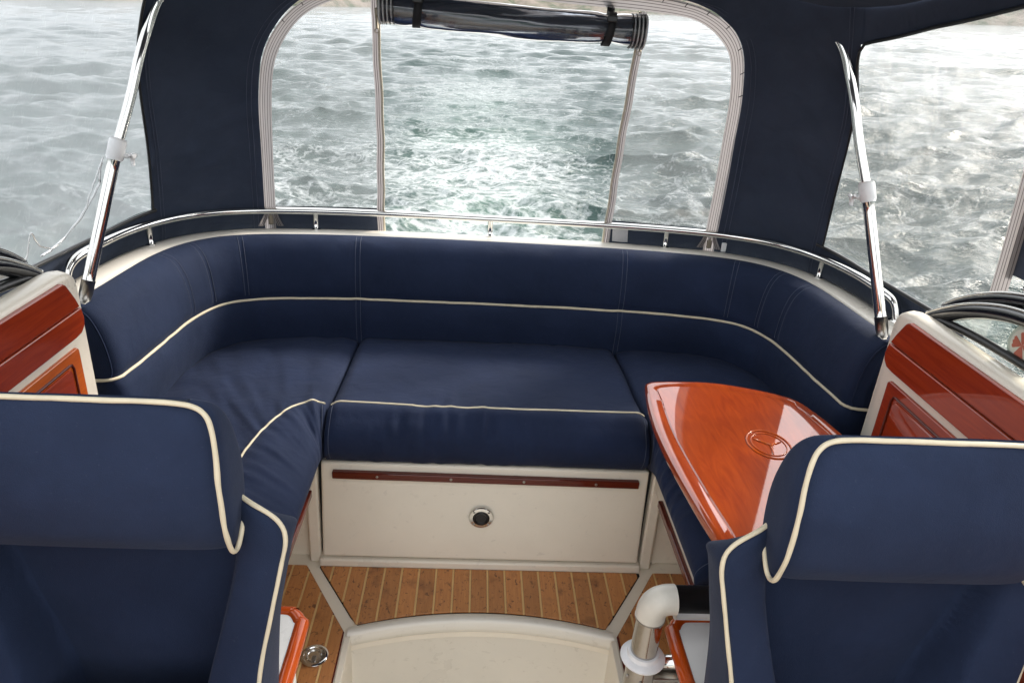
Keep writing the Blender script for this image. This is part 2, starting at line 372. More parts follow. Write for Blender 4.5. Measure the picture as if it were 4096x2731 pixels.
# ================================================================== SETTING: water and shore
SEA_N = Vector((-.037, -.017, .999)).normalized()
SEA_M = Vector((0, 0, 1)).rotation_difference(SEA_N).to_matrix().to_4x4(); SEA_M.translation = (0, 2.7, -.48)
def build_water():
    th = np.r_[np.linspace(-math.pi, math.radians(-64), 70, endpoint=False), np.linspace(math.radians(-64), math.radians(66), 760), np.linspace(math.radians(66), math.pi, 70)[1:]]
    r = np.geomspace(1.0, 520, 800); c0 = np.array([0., -1.2])
    R_, TH = np.meshgrid(r, th, indexing='ij')
    X = c0[0]+R_*np.sin(TH); Y = c0[1]+R_*np.cos(TH)
    cell = R_*max(np.log(520/1.0)/799, math.radians(130)/760)
    Zd = np.zeros_like(X); DX = np.zeros_like(X); DY = np.zeros_like(X)
    lam = np.geomspace(.24, 6.0, 96)
    for i, L in enumerate(lam):
        a = .0125*L**.60*rng.uniform(.45, 1.25)*min(1, (2.4/L)**.7)
        ang = rng.normal(.15, .55); kx, ky = math.sin(ang), math.cos(ang); k = 2*math.pi/L
        ph = k*(kx*X+ky*Y)+rng.uniform(0, 2*math.pi); att = np.clip((L/cell-2.2)/2.5, 0, 1)
        Zd += a*att*np.cos(ph); q = .85*a*att*np.sin(ph); DX -= q*kx; DY -= q*ky
    P2 = np.stack([X, Y], -1)
    grp = .75+.5*vnoise(P2, .10, 5); Zd *= grp
    wk = np.exp(-(X/(1.15+.07*np.maximum(Y, 0)))**2*1.1)*sstep(-.5, .6, Y)            # the churned wake astern
    near = np.exp(-np.maximum(Y, 0)/9.)
    turb = fbm(P2+np.stack([Zd, Zd], -1)*3, 1.5, 4, 20)
    billow = 1-np.abs(fbm(P2, .9, 4, 40))*2
    Zd = Zd*(1-.45*wk)+wk*(near*.8+.25)*(.07*turb+.05*billow)
    edge = np.exp(-((np.abs(X)-(1.75+.17*np.maximum(Y, 0)))/(.35+.03*np.maximum(Y, 0)))**2)*np.exp(-np.maximum(Y-2, 0)/5.)*sstep(-4, .5, Y)
    Zd += edge*(.16+.14*fbm(P2, 2.2, 3, 60))
    wide = np.exp(-(X/(4.+.5*np.maximum(Y, 0)))**2)*np.exp(-np.maximum(Y, 0)/12.)
    foam = np.clip(.74*wk*(.20+1.05*near)+.27*wide+.55*wk*np.exp(-np.maximum(Y, 0)/2.6)+.75*edge*(X < 0)+.4*edge*(X > 0)+.16*fbm(P2*[.6, 1.3], .4, 3, 80)+.04, 0, 1.2)
    crest = sstep(.16, .34, Zd)*sstep(.1, .5, vnoise(P2, .3, 90))
    foam = np.clip(foam+.35*crest, 0, 1.2)
    aer = np.clip(np.exp(-(X/(.90+.055*np.maximum(Y, 0)))**2*1.3)*np.exp(-np.maximum(Y, 0)/12.)*(.75+.5*fbm(P2, .5, 3, 100)), 0, 1)
    V = np.stack([X+DX, Y+DY, Zd], -1).reshape(-1, 3)
    n, m = X.shape; idx = np.arange(n*m).reshape(n, m)
    F = np.stack([idx[:-1, :-1], idx[1:, :-1], idx[1:, 1:], idx[:-1, 1:]], -1).reshape(-1, 4)
    cx, cy = V[F[:, 0], 0], V[F[:, 0], 1]
    F = F[~((np.abs(cx) < 1.12) & (cy < -.28) & (cy > -8))][:, ::-1]
    me = bpy.data.meshes.new('water')
    me.vertices.add(len(V)); me.vertices.foreach_set('co', V.ravel())
    me.loops.add(F.size); me.loops.foreach_set('vertex_index', F.ravel().astype(np.int32))
    me.polygons.add(len(F)); me.polygons.foreach_set('loop_start', np.arange(0, F.size, 4, dtype=np.int32))
    me.polygons.foreach_set('use_smooth', np.ones(len(F), bool)); me.update(); me.validate()
    for nm, a in (('foam', foam), ('aerated', aer)):
        at = me.attributes.new(nm, 'FLOAT', 'POINT'); at.data.foreach_set('value', a.ravel().astype(np.float32))
    mt, nt, out = new_mat('choppy_sea_water'); v = coords(nt); v2 = coords(nt, scale=(.62, 1.15, 1))
    fa = node(nt, 'ShaderNodeAttribute'); fa.attribute_name = 'foam'; ae = node(nt, 'ShaderNodeAttribute'); ae.attribute_name = 'aerated'
    wob = node(nt, 'ShaderNodeTexNoise'); wob.inputs['Scale'].default_value = 1.1; wob.inputs['Detail'].default_value = 5; nt.links.new(v, wob.inputs['Vector'])
    add = node(nt, 'ShaderNodeVectorMath'); add.operation = 'MULTIPLY_ADD'; nt.links.new(wob.outputs['Color'], add.inputs[0]); add.inputs[1].default_value = (1.5, 1.5, 1.5); nt.links.new(v2, add.inputs[2])
    def vor(scale, width):
        vo = node(nt, 'ShaderNodeTexVoronoi'); vo.feature = 'DISTANCE_TO_EDGE'; vo.inputs['Scale'].default_value = scale; nt.links.new(add.outputs[0], vo.inputs['Vector'])
        return mth(nt, 'SUBTRACT', 1., mth(nt, 'MULTIPLY', vo.outputs['Distance'], width), clamp=True)
    lace = mth(nt, 'ADD', mth(nt, 'MULTIPLY', vor(3.0, 3.4), .46), mth(nt, 'MULTIPLY', vor(8.5, 2.6), .44))
    fine = noise_tex(nt, v, 9, 6, .7, .6)
    amt = mth(nt, 'ADD', mth(nt, 'MULTIPLY', fa.outputs['Fac'], .80), mth(nt, 'MULTIPLY', mth(nt, 'SUBTRACT', lace, .72), .75))
    amt = mth(nt, 'ADD', amt, mth(nt, 'MULTIPLY', mth(nt, 'SUBTRACT', fine, .52), .9))
    ff = ramp(nt, amt, [(.16, (0,)*3), (1.0, (1,)*3)])
    deep = mixc(nt, ae.outputs['Fac'], (.032, .056, .052), (.155, .245, .20))
    col = mixc(nt, ff, deep, (.72, .74, .74))
    rough = mth(nt, 'ADD', mth(nt, 'MULTIPLY', ff, .5), .07)
    b1 = bump(nt, noise_tex(nt, coords(nt, scale=(.8, 1.7, 1)), 3.4, 6, .66, .4), .8, .10)
    b2 = bump(nt, noise_tex(nt, v, 16, 4, .6, .3), .35, .02, b1)
    principled(nt, out, col, rough, b2, IOR=1.333, Specular_IOR_Level=.34)
    me.materials.append(mt)
    o = bpy.data.objects.new('water', me); COL.objects.link(o); o.matrix_world = SEA_M; o['kind'] = 'structure'
build_water()

def build_hills():
    n, m = 420, 26; a = np.linspace(math.radians(-80), math.radians(85), n); t = np.linspace(0, 1, m)
    A, Tt = np.meshgrid(a, t, indexing='ij')
    base = 330+70*np.sin(A*2.1+.4)+25*vnoise(np.stack([A*9, A*0], -1), 1, 3)
    R_ = base+Tt*150; X = R_*np.sin(A); Y = R_*np.cos(A)
    hgt = (16+9*vnoise(np.stack([A*6, A*0], -1), 1, 9))*Tt**.55+4.*fbm(np.stack([X, Y], -1), .05, 4, 31)*Tt**.4+1.2*fbm(np.stack([X, Y], -1), .25, 3, 33)*sstep(0, .1, Tt)-.6
    V = np.stack([X, Y, hgt], -1).reshape(-1, 3)
    mt, nt, out = new_mat('rocky_shore'); v = coords(nt)
    k = noise_tex(nt, v, .09, 5, .65); c = ramp(nt, k, [(.36, (.20, .165, .14)), (.48, (.15, .13, .10)), (.60, (.055, .070, .040))])
    principled(nt, out, c, .95, bump(nt, noise_tex(nt, v, .5, 5), .8, 1.))
    o = mesh_obj('hills', V, [f[::-1] for f in gridF(n, m)], mt); o.matrix_world = SEA_M; o['kind'] = 'structure'
build_hills()

# ================================================================== BOAT MOULDINGS
boat = thing('motor_boat', 'cream fibreglass motor boat cockpit with moulded rim, floor frame and seat lockers', 'boat')
V, F = usweep([(.115, .70), (.118, .835), (.124, .848), (.136, .854), (.19, .854), (.212, .850), (.222, .838), (.226, .815), (.228, .70)], 1.60, 160)
mesh_obj('coaming', V, F, 'gel2', boat)
V, F = usweep([(.229, .835), (.25, .80), (.262, .70), (.25, .3), (.20, -.1), (.10, -.75)], -1.2, 160)
mesh_obj('hull_side', V, F, 'gel', boat)
# transom inner skin behind and below the cushions
V, F = usweep([(.16, .83), (.16, .30), (.16, 0.)], -1.2, 120); mesh_obj('inner_liner', V, F, 'gel', boat)
# floor with the curved stairwell cut out of it
arc = [(x, 1.507+.062*(1-(x/.380)**2)) for x in np.linspace(.380, -.380, 25)]
poly = [(1.06, -1.2), (1.06, 2.2), (-1.06, 2.2), (-1.06, -1.2), (-.372, -1.2)]+arc[::-1]+[(.372, -1.2)]
bevel_obj('cockpit_floor', *prism_data(poly, -.06, 0.), 'gel', boat, 0)
V = []; pr = [(0, 0), (.004, -.006), (.006, -.02), (.004, -.036), (-.006, -.044), (-.012, -.06), (-.012, -.34)]
for x, y in arc:
    for d, z in pr: V.append((x*(1.-.002), y-.001-d, z-.0005))
mesh_obj('step_riser', V, gridF(len(arc), len(pr)), 'gel2', boat)
lip = [(x*.999, y, .003) for x, y in arc]
V = []
for x, y in arc:
    for dy, z in ((.028, .0005), (.024, .006), (.004, .0075), (-.004, .004), (-.006, -.004)): V.append((x, y+dy, z))
mesh_obj('step_nosing', V, gridF(len(arc), 5), 'gel2', boat)
for sx in (-1, 1):
    box('stairwell_wall', (min(sx*.368, sx*.386), -1.2, -.345), (max(sx*.368, sx*.386), 1.500, .005), 'gel', boat, .002)
box('lower_floor', (-.372, -1.2, -.36), (.372, 1.6, -.34), 'gel', boat, 0)
# seat lockers: forward-facing wall, lip, plinths under the side seats
box('locker_wall', (-1.05, 1.830, 0), (1.05, 1.87, .372), 'gel', boat, .006)
box('locker_lip', (-.512, 1.779, .0), (.508, 1.835, .031), 'gel', boat, .006)
pv = np.array([(-.502, 1.786, .037), (.498, 1.786, .037), (.494, 1.806, .376), (-.497, 1.806, .376), (-.502, 1.826, .037), (.498, 1.826, .037), (.494, 1.846, .376), (-.497, 1.846, .376)])
bevel_obj('locker_panel', pv, [(0, 1, 2, 3), (7, 6, 5, 4), (4, 5, 1, 0), (3, 2, 6, 7), (0, 3, 7, 4), (1, 5, 6, 2)], 'gel', boat, .008, 3)
box('panel_gap', (-.508, 1.822, .02), (.506, 1.8345, .37), 'gap', boat, 0)
for sx in (-1, 1):
    box('jamb', (min(sx*.509, sx*.545), 1.80, .001), (max(sx*.509, sx*.545), 1.835, .375), 'gel', boat, .006)
def strip_wood(p0, p1, th, hgt, screws, axis):
    (x0, y0, z0), (x1, y1, z1) = p0, p1
    if axis == 'x':
        V = np.array([(x0, y0, z0-hgt/2), (x1, y1, z1-hgt/2), (x1, y1, z1+hgt/2), (x0, y0, z0+hgt/2), (x0, y0+th, z0-hgt/2), (x1, y1+th, z1-hgt/2), (x1, y1+th, z1+hgt/2), (x0, y0+th, z0+hgt/2)])
    else:
        s = math.copysign(th, x0)
        V = np.array([(x0, y0, z0-hgt/2), (x1, y1, z1-hgt/2), (x1, y1, z1+hgt/2), (x0, y0, z0+hgt/2), (x0+s, y0, z0-hgt/2), (x1+s, y1, z1-hgt/2), (x1+s, y1, z1+hgt/2), (x0+s, y0, z0+hgt/2)])
    o = bevel_obj('wooden_strip', V, [(0, 1, 2, 3), (7, 6, 5, 4), (4, 5, 1, 0), (3, 2, 6, 7), (0, 3, 7, 4), (1, 5, 6, 2)], 'mahogdark', boat, .003)
    o['label'] = 'dark varnished mahogany strip with screws'
    for k in range(screws):
        t = (k+.5)/screws*.95+.025; c = np.array(p0)*(1-t)+np.array(p1)*t
        if axis == 'x': lathe('screw', [(.0045, -.002), (.0045, .0010), (.003, .0018)], c, 'steel', o, 'y', 10)
    return o
strip_wood((-.462, 1.788, .340), (.464, 1.788, .336), .018, .024, 4, 'x')
for sx in (-1, 1):
    box('seat_plinth', (min(sx*.514, sx*1.05), 1.10, .318), (max(sx*.514, sx*1.05), 1.829, .372), 'gel', boat, .006)
    strip_wood((sx*.500, 1.14, .340), (sx*.500, 1.70, .340), .0145, .022, 0, 'y')
    box('plinth_leg', (min(sx*.62, sx*1.05), 1.10, 0), (max(sx*.62, sx*1.05), 1.14, .318), 'gel', boat, .004)
# 12-volt socket
so = lathe('socket', [(.0385, -.001), (.0385, .003), (.036, .006), (.026, .007), (.024, .004), (.022, .003)], (-.012, 1.792, .200), 'chrome', boat, 'y', 32)
lathe('socket_insert', [(.0225, -.001), (.0225, .0045), (.019, .0055), (.017, .003)], (-.012, 1.7885, .200), 'black', so, 'y', 24)
for k in range(4):
    a = math.pi/4+k*math.pi/2
    lathe('screw', [(.0036, -.001), (.0036, .001), (.002, .0016)], (-.012+.0315*math.cos(a), 1.7855, .200+.0315*math.sin(a)), 'steel', so, 'y', 8)

# ================================================================== TEAK FLOOR PANELS, one plank at a time
def teak_mat(i):
    m, nt, out = new_mat('teak_plank'); v = coords(nt, scale=(16, 1.3, 10)); u = coords(nt)
    r = random.Random(i); k = .86+.28*r.random()
    g = noise_tex(nt, v, 6+i*.7, 6, .65, 1.)
    c = ramp(nt, g, [(.25, (.39*k, .148*k, .042*k)), (.75, (.56*k, .235*k, .072*k))])
    sp = noise_tex(nt, coords(nt, scale=(1.4, .9, 1)), 62+i*3, 3, .6, .8)
    c = mixc(nt, ramp(nt, sp, [(.585, (0,)*3), (.68, (.8,)*3)]), c, (.095, .032, .014))
    st = noise_tex(nt, u, 7+i, 4, .6)
    c = mixc(nt, ramp(nt, st, [(.57, (0,)*3), (.74, (.75,)*3)]), c, (.13, .04, .018))
    principled(nt, out, c, .42, bump(nt, g, .12, .002), Coat_Weight=.25, Coat_Roughness=.25); return m
TEAK = [teak_mat(i) for i in range(6)]
PW, GAP = .0537, .0062
def teak_panel(label, x0, x1, lofn, hifn, origin, loc, border='mahogdark'):
    t = thing('teak_floor_panel', label, 'floor panel', loc, 'inlaid teak panels of the cockpit floor')
    k0 = math.floor((x0-origin)/PW); k1 = math.ceil((x1-origin)/PW); cau = []
    for k in range(k0, k1+1):
        a, b = max(x0, origin+k*PW+GAP/2), min(x1, origin+(k+1)*PW-GAP/2)
        if b-a > .006:
            xs = np.linspace(a, b, 6); lo = [lofn(x) for x in xs]; hi = [hifn(x) for x in xs]
            pts = [(x, l) for x, l, h in zip(xs, lo, hi) if h-l > .004]+[(x, h) for x, l, h in list(zip(xs, lo, hi))[::-1] if h-l > .004]
            if len(pts) >= 4:
                o = bevel_obj('plank', *prism_data(pts, .0006, .0060), 'caulk', t, .0007, 1)
                o.data.materials[0] = TEAK[(k*5+int(abs(x0)*7)) % 6]
        g = origin+k*PW
        if x0+.004 < g < x1-.004:
            xs = [g-GAP/2+.0004, g+GAP/2-.0004]; lo = max(lofn(xs[0]), lofn(xs[1])); hi = min(hifn(xs[0]), hifn(xs[1]))
            if hi-lo > .01: cau.append(prism_data([(xs[0], lo), (xs[1], lo), (xs[1], hi), (xs[0], hi)], .0006, .0052))
    xs = np.linspace(x0-.004, x1+.004, 40); pts = [(x, lofn(x)-.004) for x in xs]+[(x, hifn(x)+.003) for x in xs[::-1]]
    mesh_obj('recess', *prism_data([p for p in pts], .0002, .0014), border, t, False)
    for q in cau: mesh_obj('caulking_strip', *q, 'caulk', t, False)
    return t
def c_lo(x):
    ax = abs(x); y = 1.539+.062*(1-(ax/.372)**2)
    return max(y, 1.537+(ax-.356)*(1.777-1.537)/(.509-.356))
teak_panel('large central teak floor panel with dark stains between the lockers and the curved step', -.506, .503, c_lo, lambda x: 1.7775, .0165, (0, 1.66, 0), 'gap')
def s_hi(x): return 1.780 if abs(x) > .551 else 1.521+(abs(x)-.393)*(1.780-1.521)/(.551-.393)
teak_panel('narrow teak floor panel with the round steel ring, under the port seat', -1.0, -.393, lambda x: -.6, s_hi, -.0008, (-.6, 1.4, 0))
teak_panel('narrow teak floor panel behind the white elbow post, under the starboard seat', .393, 1.0, lambda x: -.6, s_hi, .0165, (.6, 1.4, 0))

ring = thing('deck_ring_pull', 'round stainless ring pull set flush in the port teak floor', 'ring pull', (-.453, 1.429, .006))
lathe('rim', [(.037, .0), (.037, .003), (.034, .005), (.029, .0045), (.027, .002)], (-.453, 1.429, .0062), 'chrome', ring, 'z', 36)
lathe('dish', [(.028, .0), (.027, .0012), (.012, .0012)], (-.453, 1.429, .0062), 'steel', ring, 'z', 30)
tube('pull_ring', [(-.453+.019*math.cos(a), 1.429+.019*math.sin(a), .0095) for a in np.linspace(.3, 5.2, 24)], .0024, 'chrome', ring, 8)
box('latch', (-.458, 1.407, .0066), (-.446, 1.428, .0115), 'steel', ring, .002)

# ================================================================== SETTEE
back = thing('settee_backrest', 'curved navy settee backrest wrapping round the stern with one cream piping line', 'backrest', (0, 2.3, .45))
BP = [(.14, .44), (.02, .43), (.002, .45), (-.004, .50), (-.014, .56), (-.015, .60), (-.009, .635), (.002, .6535), (.003, .6575), (-.004, .675), (-.004, .71), (.003, .76), (.014, .80), (.030, .832), (.052, .853), (.078, .862), (.104, .860), (.1135, .84), (.114, .70), (.114, .46)]
nb = 300
Pb, Nb = upath(0, 1.745, nb); bp = resample(catmull(BP, 5), 96)
sarc = np.r_[0, np.cumsum(np.linalg.norm(np.diff(Pb, axis=0), axis=1))]; smid = sarc-sarc[-1]/2
seam_s = [-.482, .478]
V = np.zeros((nb, len(bp), 3))
for i in range(nb):
    for j, (d, z) in enumerate(bp):
        e = min(sarc[i], sarc[-1]-sarc[i]); d2 = d+.016*max(0, 1-e/.03)**2*(1 if d < .06 else 0)
        dent = sum(.004*math.exp(-((smid[i]-s)/.012)**2) for s in seam_s)
        if abs(smid[i]) > .75 and abs(smid[i]) < 1.3 and z > .66: dent += sum(.003*math.exp(-((abs(smid[i])-s)/.010)**2) for s in (.86, .98, 1.09))
        if d < .05: d2 += dent
        V[i, j] = (Pb[i, 0]+Nb[i, 0]*d2, Pb[i, 1]+Nb[i, 1]*d2, z)
w = fbm(V, 7, 3, 3)*.0035*(bp[:, 0] < .06)[None, :]
V[..., :2] += Nb[:, None, :]*w[..., None]
Vf = V.reshape(-1, 3); mb = len(bp)
Fb = gridF(nb, mb)+[tuple(range(mb)), tuple((nb-1)*mb+k for k in range(mb))[::-1]]
mesh_obj('cushion', Vf, Fb, 'navy', back)
jp = int(np.argmin(np.abs(bp[:, 1]-.6555)+10*(bp[:, 0] > .05)))
pp = V[:, jp].copy(); pp[:, :2] -= Nb*.0015
ends = lambda sgn, p: [(p[0]+sgn*.055, p[1]-.006, p[2]-.002), (p[0]+sgn*.018, p[1]-.006, p[2])]
pp = np.vstack([ends(-1, pp[0]), pp, ends(1, pp[-1])[::-1]])
tube('piping', pp, .0047, 'pipe', back, 8)
st = []
jt = [j for j in range(mb) if bp[j, 0] < .085 and bp[j, 1] > .47]
def stitch_line(i, js): 
    L = V[i, js].copy(); L[:, :2] -= Nb[i]*.0006; return tube_data(L, .0009, 4)
for s in seam_s:
    for ds in (-.008, .008): st.append(stitch_line(int(np.argmin(np.abs(smid-s-ds))), jt))
jt2 = [j for j in jt if bp[j, 1] > .665]
for s in (.86, .98, 1.09):
    for sg in (-1, 1):
        for ds in (-.007, .007): st.append(stitch_line(int(np.argmin(np.abs(smid-sg*s-ds))), jt2))
for q in st: mesh_obj('stitch_line', *q, 'stitch', back)
for e, sg in ((0, -1), (nb-1, 1)):
    js = [j for j in range(mb) if bp[j, 1] > .66 and bp[j, 0] < .1]
    L = V[e, js].copy(); L[:, 1] -= .002; tube('end_seam', L, .0022, 'navy', back, 6)

# seat cushions
def cushion_profile_top(t): return .503+.016*np.sin(np.pi*t)*1.0+.046*t**3          # t 0 at the backrest, 1 at the piping
def seat_cushion(I, O, Fr, zfr, label, loc, seed, mirrored=False, crease=1.):
    """I piping line, O line under the backrest, Fr most forward line of the front roll (all n x 2)"""
    n = len(I); rows = []; nt_, nr = 46, 30
    for i in range(n):
        r = [(*O[i], .40), (*O[i], .47)]
        for t in np.linspace(.0, 1, nt_): p = O[i]*(1-t)+I[i]*t; r.append((p[0], p[1], cushion_profile_top(t)))
        w = np.linalg.norm(Fr[i]-I[i])
        for a in np.linspace(0, 1, nr)[1:]:
            ang = a*math.pi*.86
            u_ = math.sin(min(ang, math.pi/2)) if ang < math.pi/2 else 1-(1-math.sin(ang))*.8
            z = .476+.076*math.cos(ang) if ang < math.pi/2 else .476+.100*math.cos(ang)
            if a < .25: z += .008*math.sin(a/.25*math.pi)
            p = I[i]*(1-u_)+Fr[i]*u_; r.append((p[0], p[1], z))
        p = O[i]*.6+Fr[i]*.4; r.append((p[0], p[1], .377)); rows.append(r)
    V = np.array(rows); m = V.shape[1]
    s = np.linspace(0, 1, n); e = np.minimum(s, 1-s)*np.linalg.norm(np.diff(I, axis=0), axis=1).sum()
    V[..., 2] -= (.020*np.clip(1-e/.035, 0, 1)**2)[:, None]*(V[..., 2] > .43)
    # gathers: folds running across the roll, and lazy dimples on the top
    roll = np.zeros(m); roll[nt_+2:] = 1; roll = np.convolve(np.pad(roll, 4, mode='edge'), np.ones(9)/9, 'valid')
    arcl = s*np.linalg.norm(np.diff(I, axis=0), axis=1).sum()
    fold = vnoise(np.stack([np.broadcast_to(arcl[:, None], (n, m))*42, np.broadcast_to(np.arange(m)[None, :], (n, m))*.09], -1), 1, seed)
    gate = crease*sstep(.0 if crease == 1 else -.6, .5, vnoise(np.stack([np.broadcast_to(arcl[:, None], (n, m))*3, np.broadcast_to(np.arange(m)[None, :], (n, m))*.03], -1), 1, seed+5))
    V[..., 2] += fold*gate*.0075*(.35+.65*roll)[None, :]
    V[..., :2] += (fold*gate*.006*roll[None, :])[..., None]*np.array([.6, -.8])
    V[..., 2] += .005*fbm(V, 5, 3, seed+9)*(1-roll)[None, :]
    Vf = V.reshape(-1, 3); Fc = gridF(n, m)+[tuple(range(m)), tuple((n-1)*m+k for k in range(m))[::-1]]
    pipe = V[1:-1, nt_+2].copy(); pipe[:, 2] += .0012
    if mirrored: Vf, Fc = mirror(Vf, Fc); pipe[:, 0] *= -1
    c = thing('seat_cushion', label, 'seat cushion', loc, 'seat cushions of the stern settee')
    mesh_obj('cushion', Vf, Fc, 'seatnavy', c); tube('piping', pipe, .0032, 'pipe', c, 8)
    js = list(range(nt_+3, m-5, 1)); se = []
    for i in (2, n-3):
        L = V[i, js].copy(); L[:, 1] -= .0008; L[:, 2] += .0004
        if mirrored: L[:, 0] *= -1
        se.append(tube_data(L, .0009, 4))
    for q in se: mesh_obj('stitch_line', *q, 'stitch', c)
    return c
n = 140; xs = np.linspace(-.474, .470, n)
sag = .010*np.sin(np.pi*(xs+.474)/.944)
seat_cushion(np.c_[xs, 1.862-sag], np.c_[xs, np.interp(xs, [-.5, 0, .5], [2.425, 2.435, 2.425])], np.c_[xs, np.full(n, 1.758)+.006*np.cos(xs*6)], 0, 'wide middle navy seat cushion with wrinkled rolled front above the locker panel', (0, 2.1, .38), 5)
I = resample(catmull([(-.482, 1.864), (-.53, 1.860), (-.58, 1.822), (-.620, 1.735), (-.645, 1.63), (-.657, 1.5), (-.66, 1.38), (-.66, 1.25)], 20), 120)
O = resample(catmull([(-.482, 2.43), (-.65, 2.42), (-.82, 2.385), (-.92, 2.31), (-.97, 2.20), (-.99, 2.03), (-1.0, 1.85), (-1.01, 1.6), (-1.01, 1.25)], 20), 120)
Fr = resample(catmull([(-.482, 1.768), (-.478, 1.755), (-.474, 1.72), (-.470, 1.66), (-.468, 1.55), (-.467, 1.4), (-.467, 1.25)], 20), 120)
seat_cushion(I, O, Fr, 0, 'creased navy corner seat cushion on the port side behind the left helm seat', (-.75, 1.9, .38), 25, crease=1.7)
seat_cushion(I*[1, 1], O, Fr, 0, 'navy corner seat cushion half hidden under the glossy wooden table', (.75, 1.9, .38), 45, True)

# ================================================================== TABLE
tbl = thing('cockpit_table', 'glossy amber wooden table with cut corners and oval emblem, right of the settee', 'table', (.68, 1.5, 0))
TZ = .66
out_pts = [(.446, 1.822), (.452, 1.848), (.478, 1.862), (.56, 1.870), (.663, 1.868), (.77, 1.838), (.852, 1.800), (.885, 1.765), (.915, 1.67), (.935, 1.55), (.952, 1.38), (.955, 1.15), (.93, 1.065), (.80, 1.045), (.65, 1.04), (.53, 1.045), (.482, 1.062), (.464, 1.11), (.447, 1.22), (.436, 1.33), (.426, 1.47), (.424, 1.60), (.433, 1.73)]
oc = resample(np.vstack([catmull(out_pts, 10, True), catmull(out_pts, 10, True)[:1]]), 241)[:-1]
cen = oc.mean(0)
def inset(c, d):
    T = np.roll(c, -1, 0)-np.roll(c, 1, 0); T /= np.linalg.norm(T, axis=1)[:, None]; N = np.c_[T[:, 1], -T[:, 0]]
    D = (cen-c)/np.linalg.norm(cen-c, axis=1)[:, None]; co = np.maximum(.55, np.abs((D*N).sum(1))); co = np.convolve(np.r_[co[-6:], co, co[:6]], np.ones(13)/13, 'valid')
    return c+D*(d/co)[:, None]
rings = [(.004, -.030), (.000, -.024), (-.0015, -.014), (.001, -.005), (.006, -.001), (.012, 0), (.034, .0005), (.037, -.0014), (.040, -.0014), (.043, .0012), (.050, .0014)]
V = []
for d, z in rings:
    for p in inset(oc, d): V.append((*p, TZ+z))
no = len(oc); last = inset(oc, .050)
for k in np.linspace(.9, .1, 9):
    for p in last: V.append((*(cen+(p-cen)*k), TZ+.0014))
nr = len(rings)+9; F = gridF(nr, no, False, True); V.append((*cen, TZ+.0014)); F += [((nr-1)*no+k, (nr-1)*no+(k+1) % no, nr*no) for k in range(no)]; F.append(tuple(range(no))[::-1])
to = mesh_obj('tabletop', V, F, 'tablewood', tbl); to.data.set_sharp_from_angle(angle=math.radians(35))
em = np.array([.700, 1.525]); ea, eb = .054, .066
ell = [(em[0]+ea*math.cos(t), em[1]+eb*math.sin(t), TZ+.0026) for t in np.linspace(0, 2*math.pi, 49)[:-1]]
parts = [tube_data(ell, .0021, 8, True), tube_data([(em[0]+(p[0]-em[0])*.80, em[1]+(p[1]-em[1])*.80, p[2]) for p in ell], .0012, 6, True)]
c0 = np.array([em[0]+.004, em[1]-.004])
for a in (150, 15, 262): 
    q = (em[0]+.037*math.cos(math.radians(a)), em[1]+.048*math.sin(math.radians(a)))
    parts.append(tube_data([(*c0, TZ+.0026), ((c0[0]+q[0])/2, (c0[1]+q[1])/2, TZ+.0030), (*q, TZ+.0026)], [.0032, .0022, .0014], 6))
o = mesh_obj('emblem', *join(parts), 'tableedge', tbl); o['label'] = 'embossed oval ring with a three-spoked sign'
lathe('pedestal', [(.11, 0), (.11, .012), (.045, .022), (.034, .04), (.034, .60), (.09, .615), (.09, .628)], (.70, 1.50, .006), 'steel', tbl)

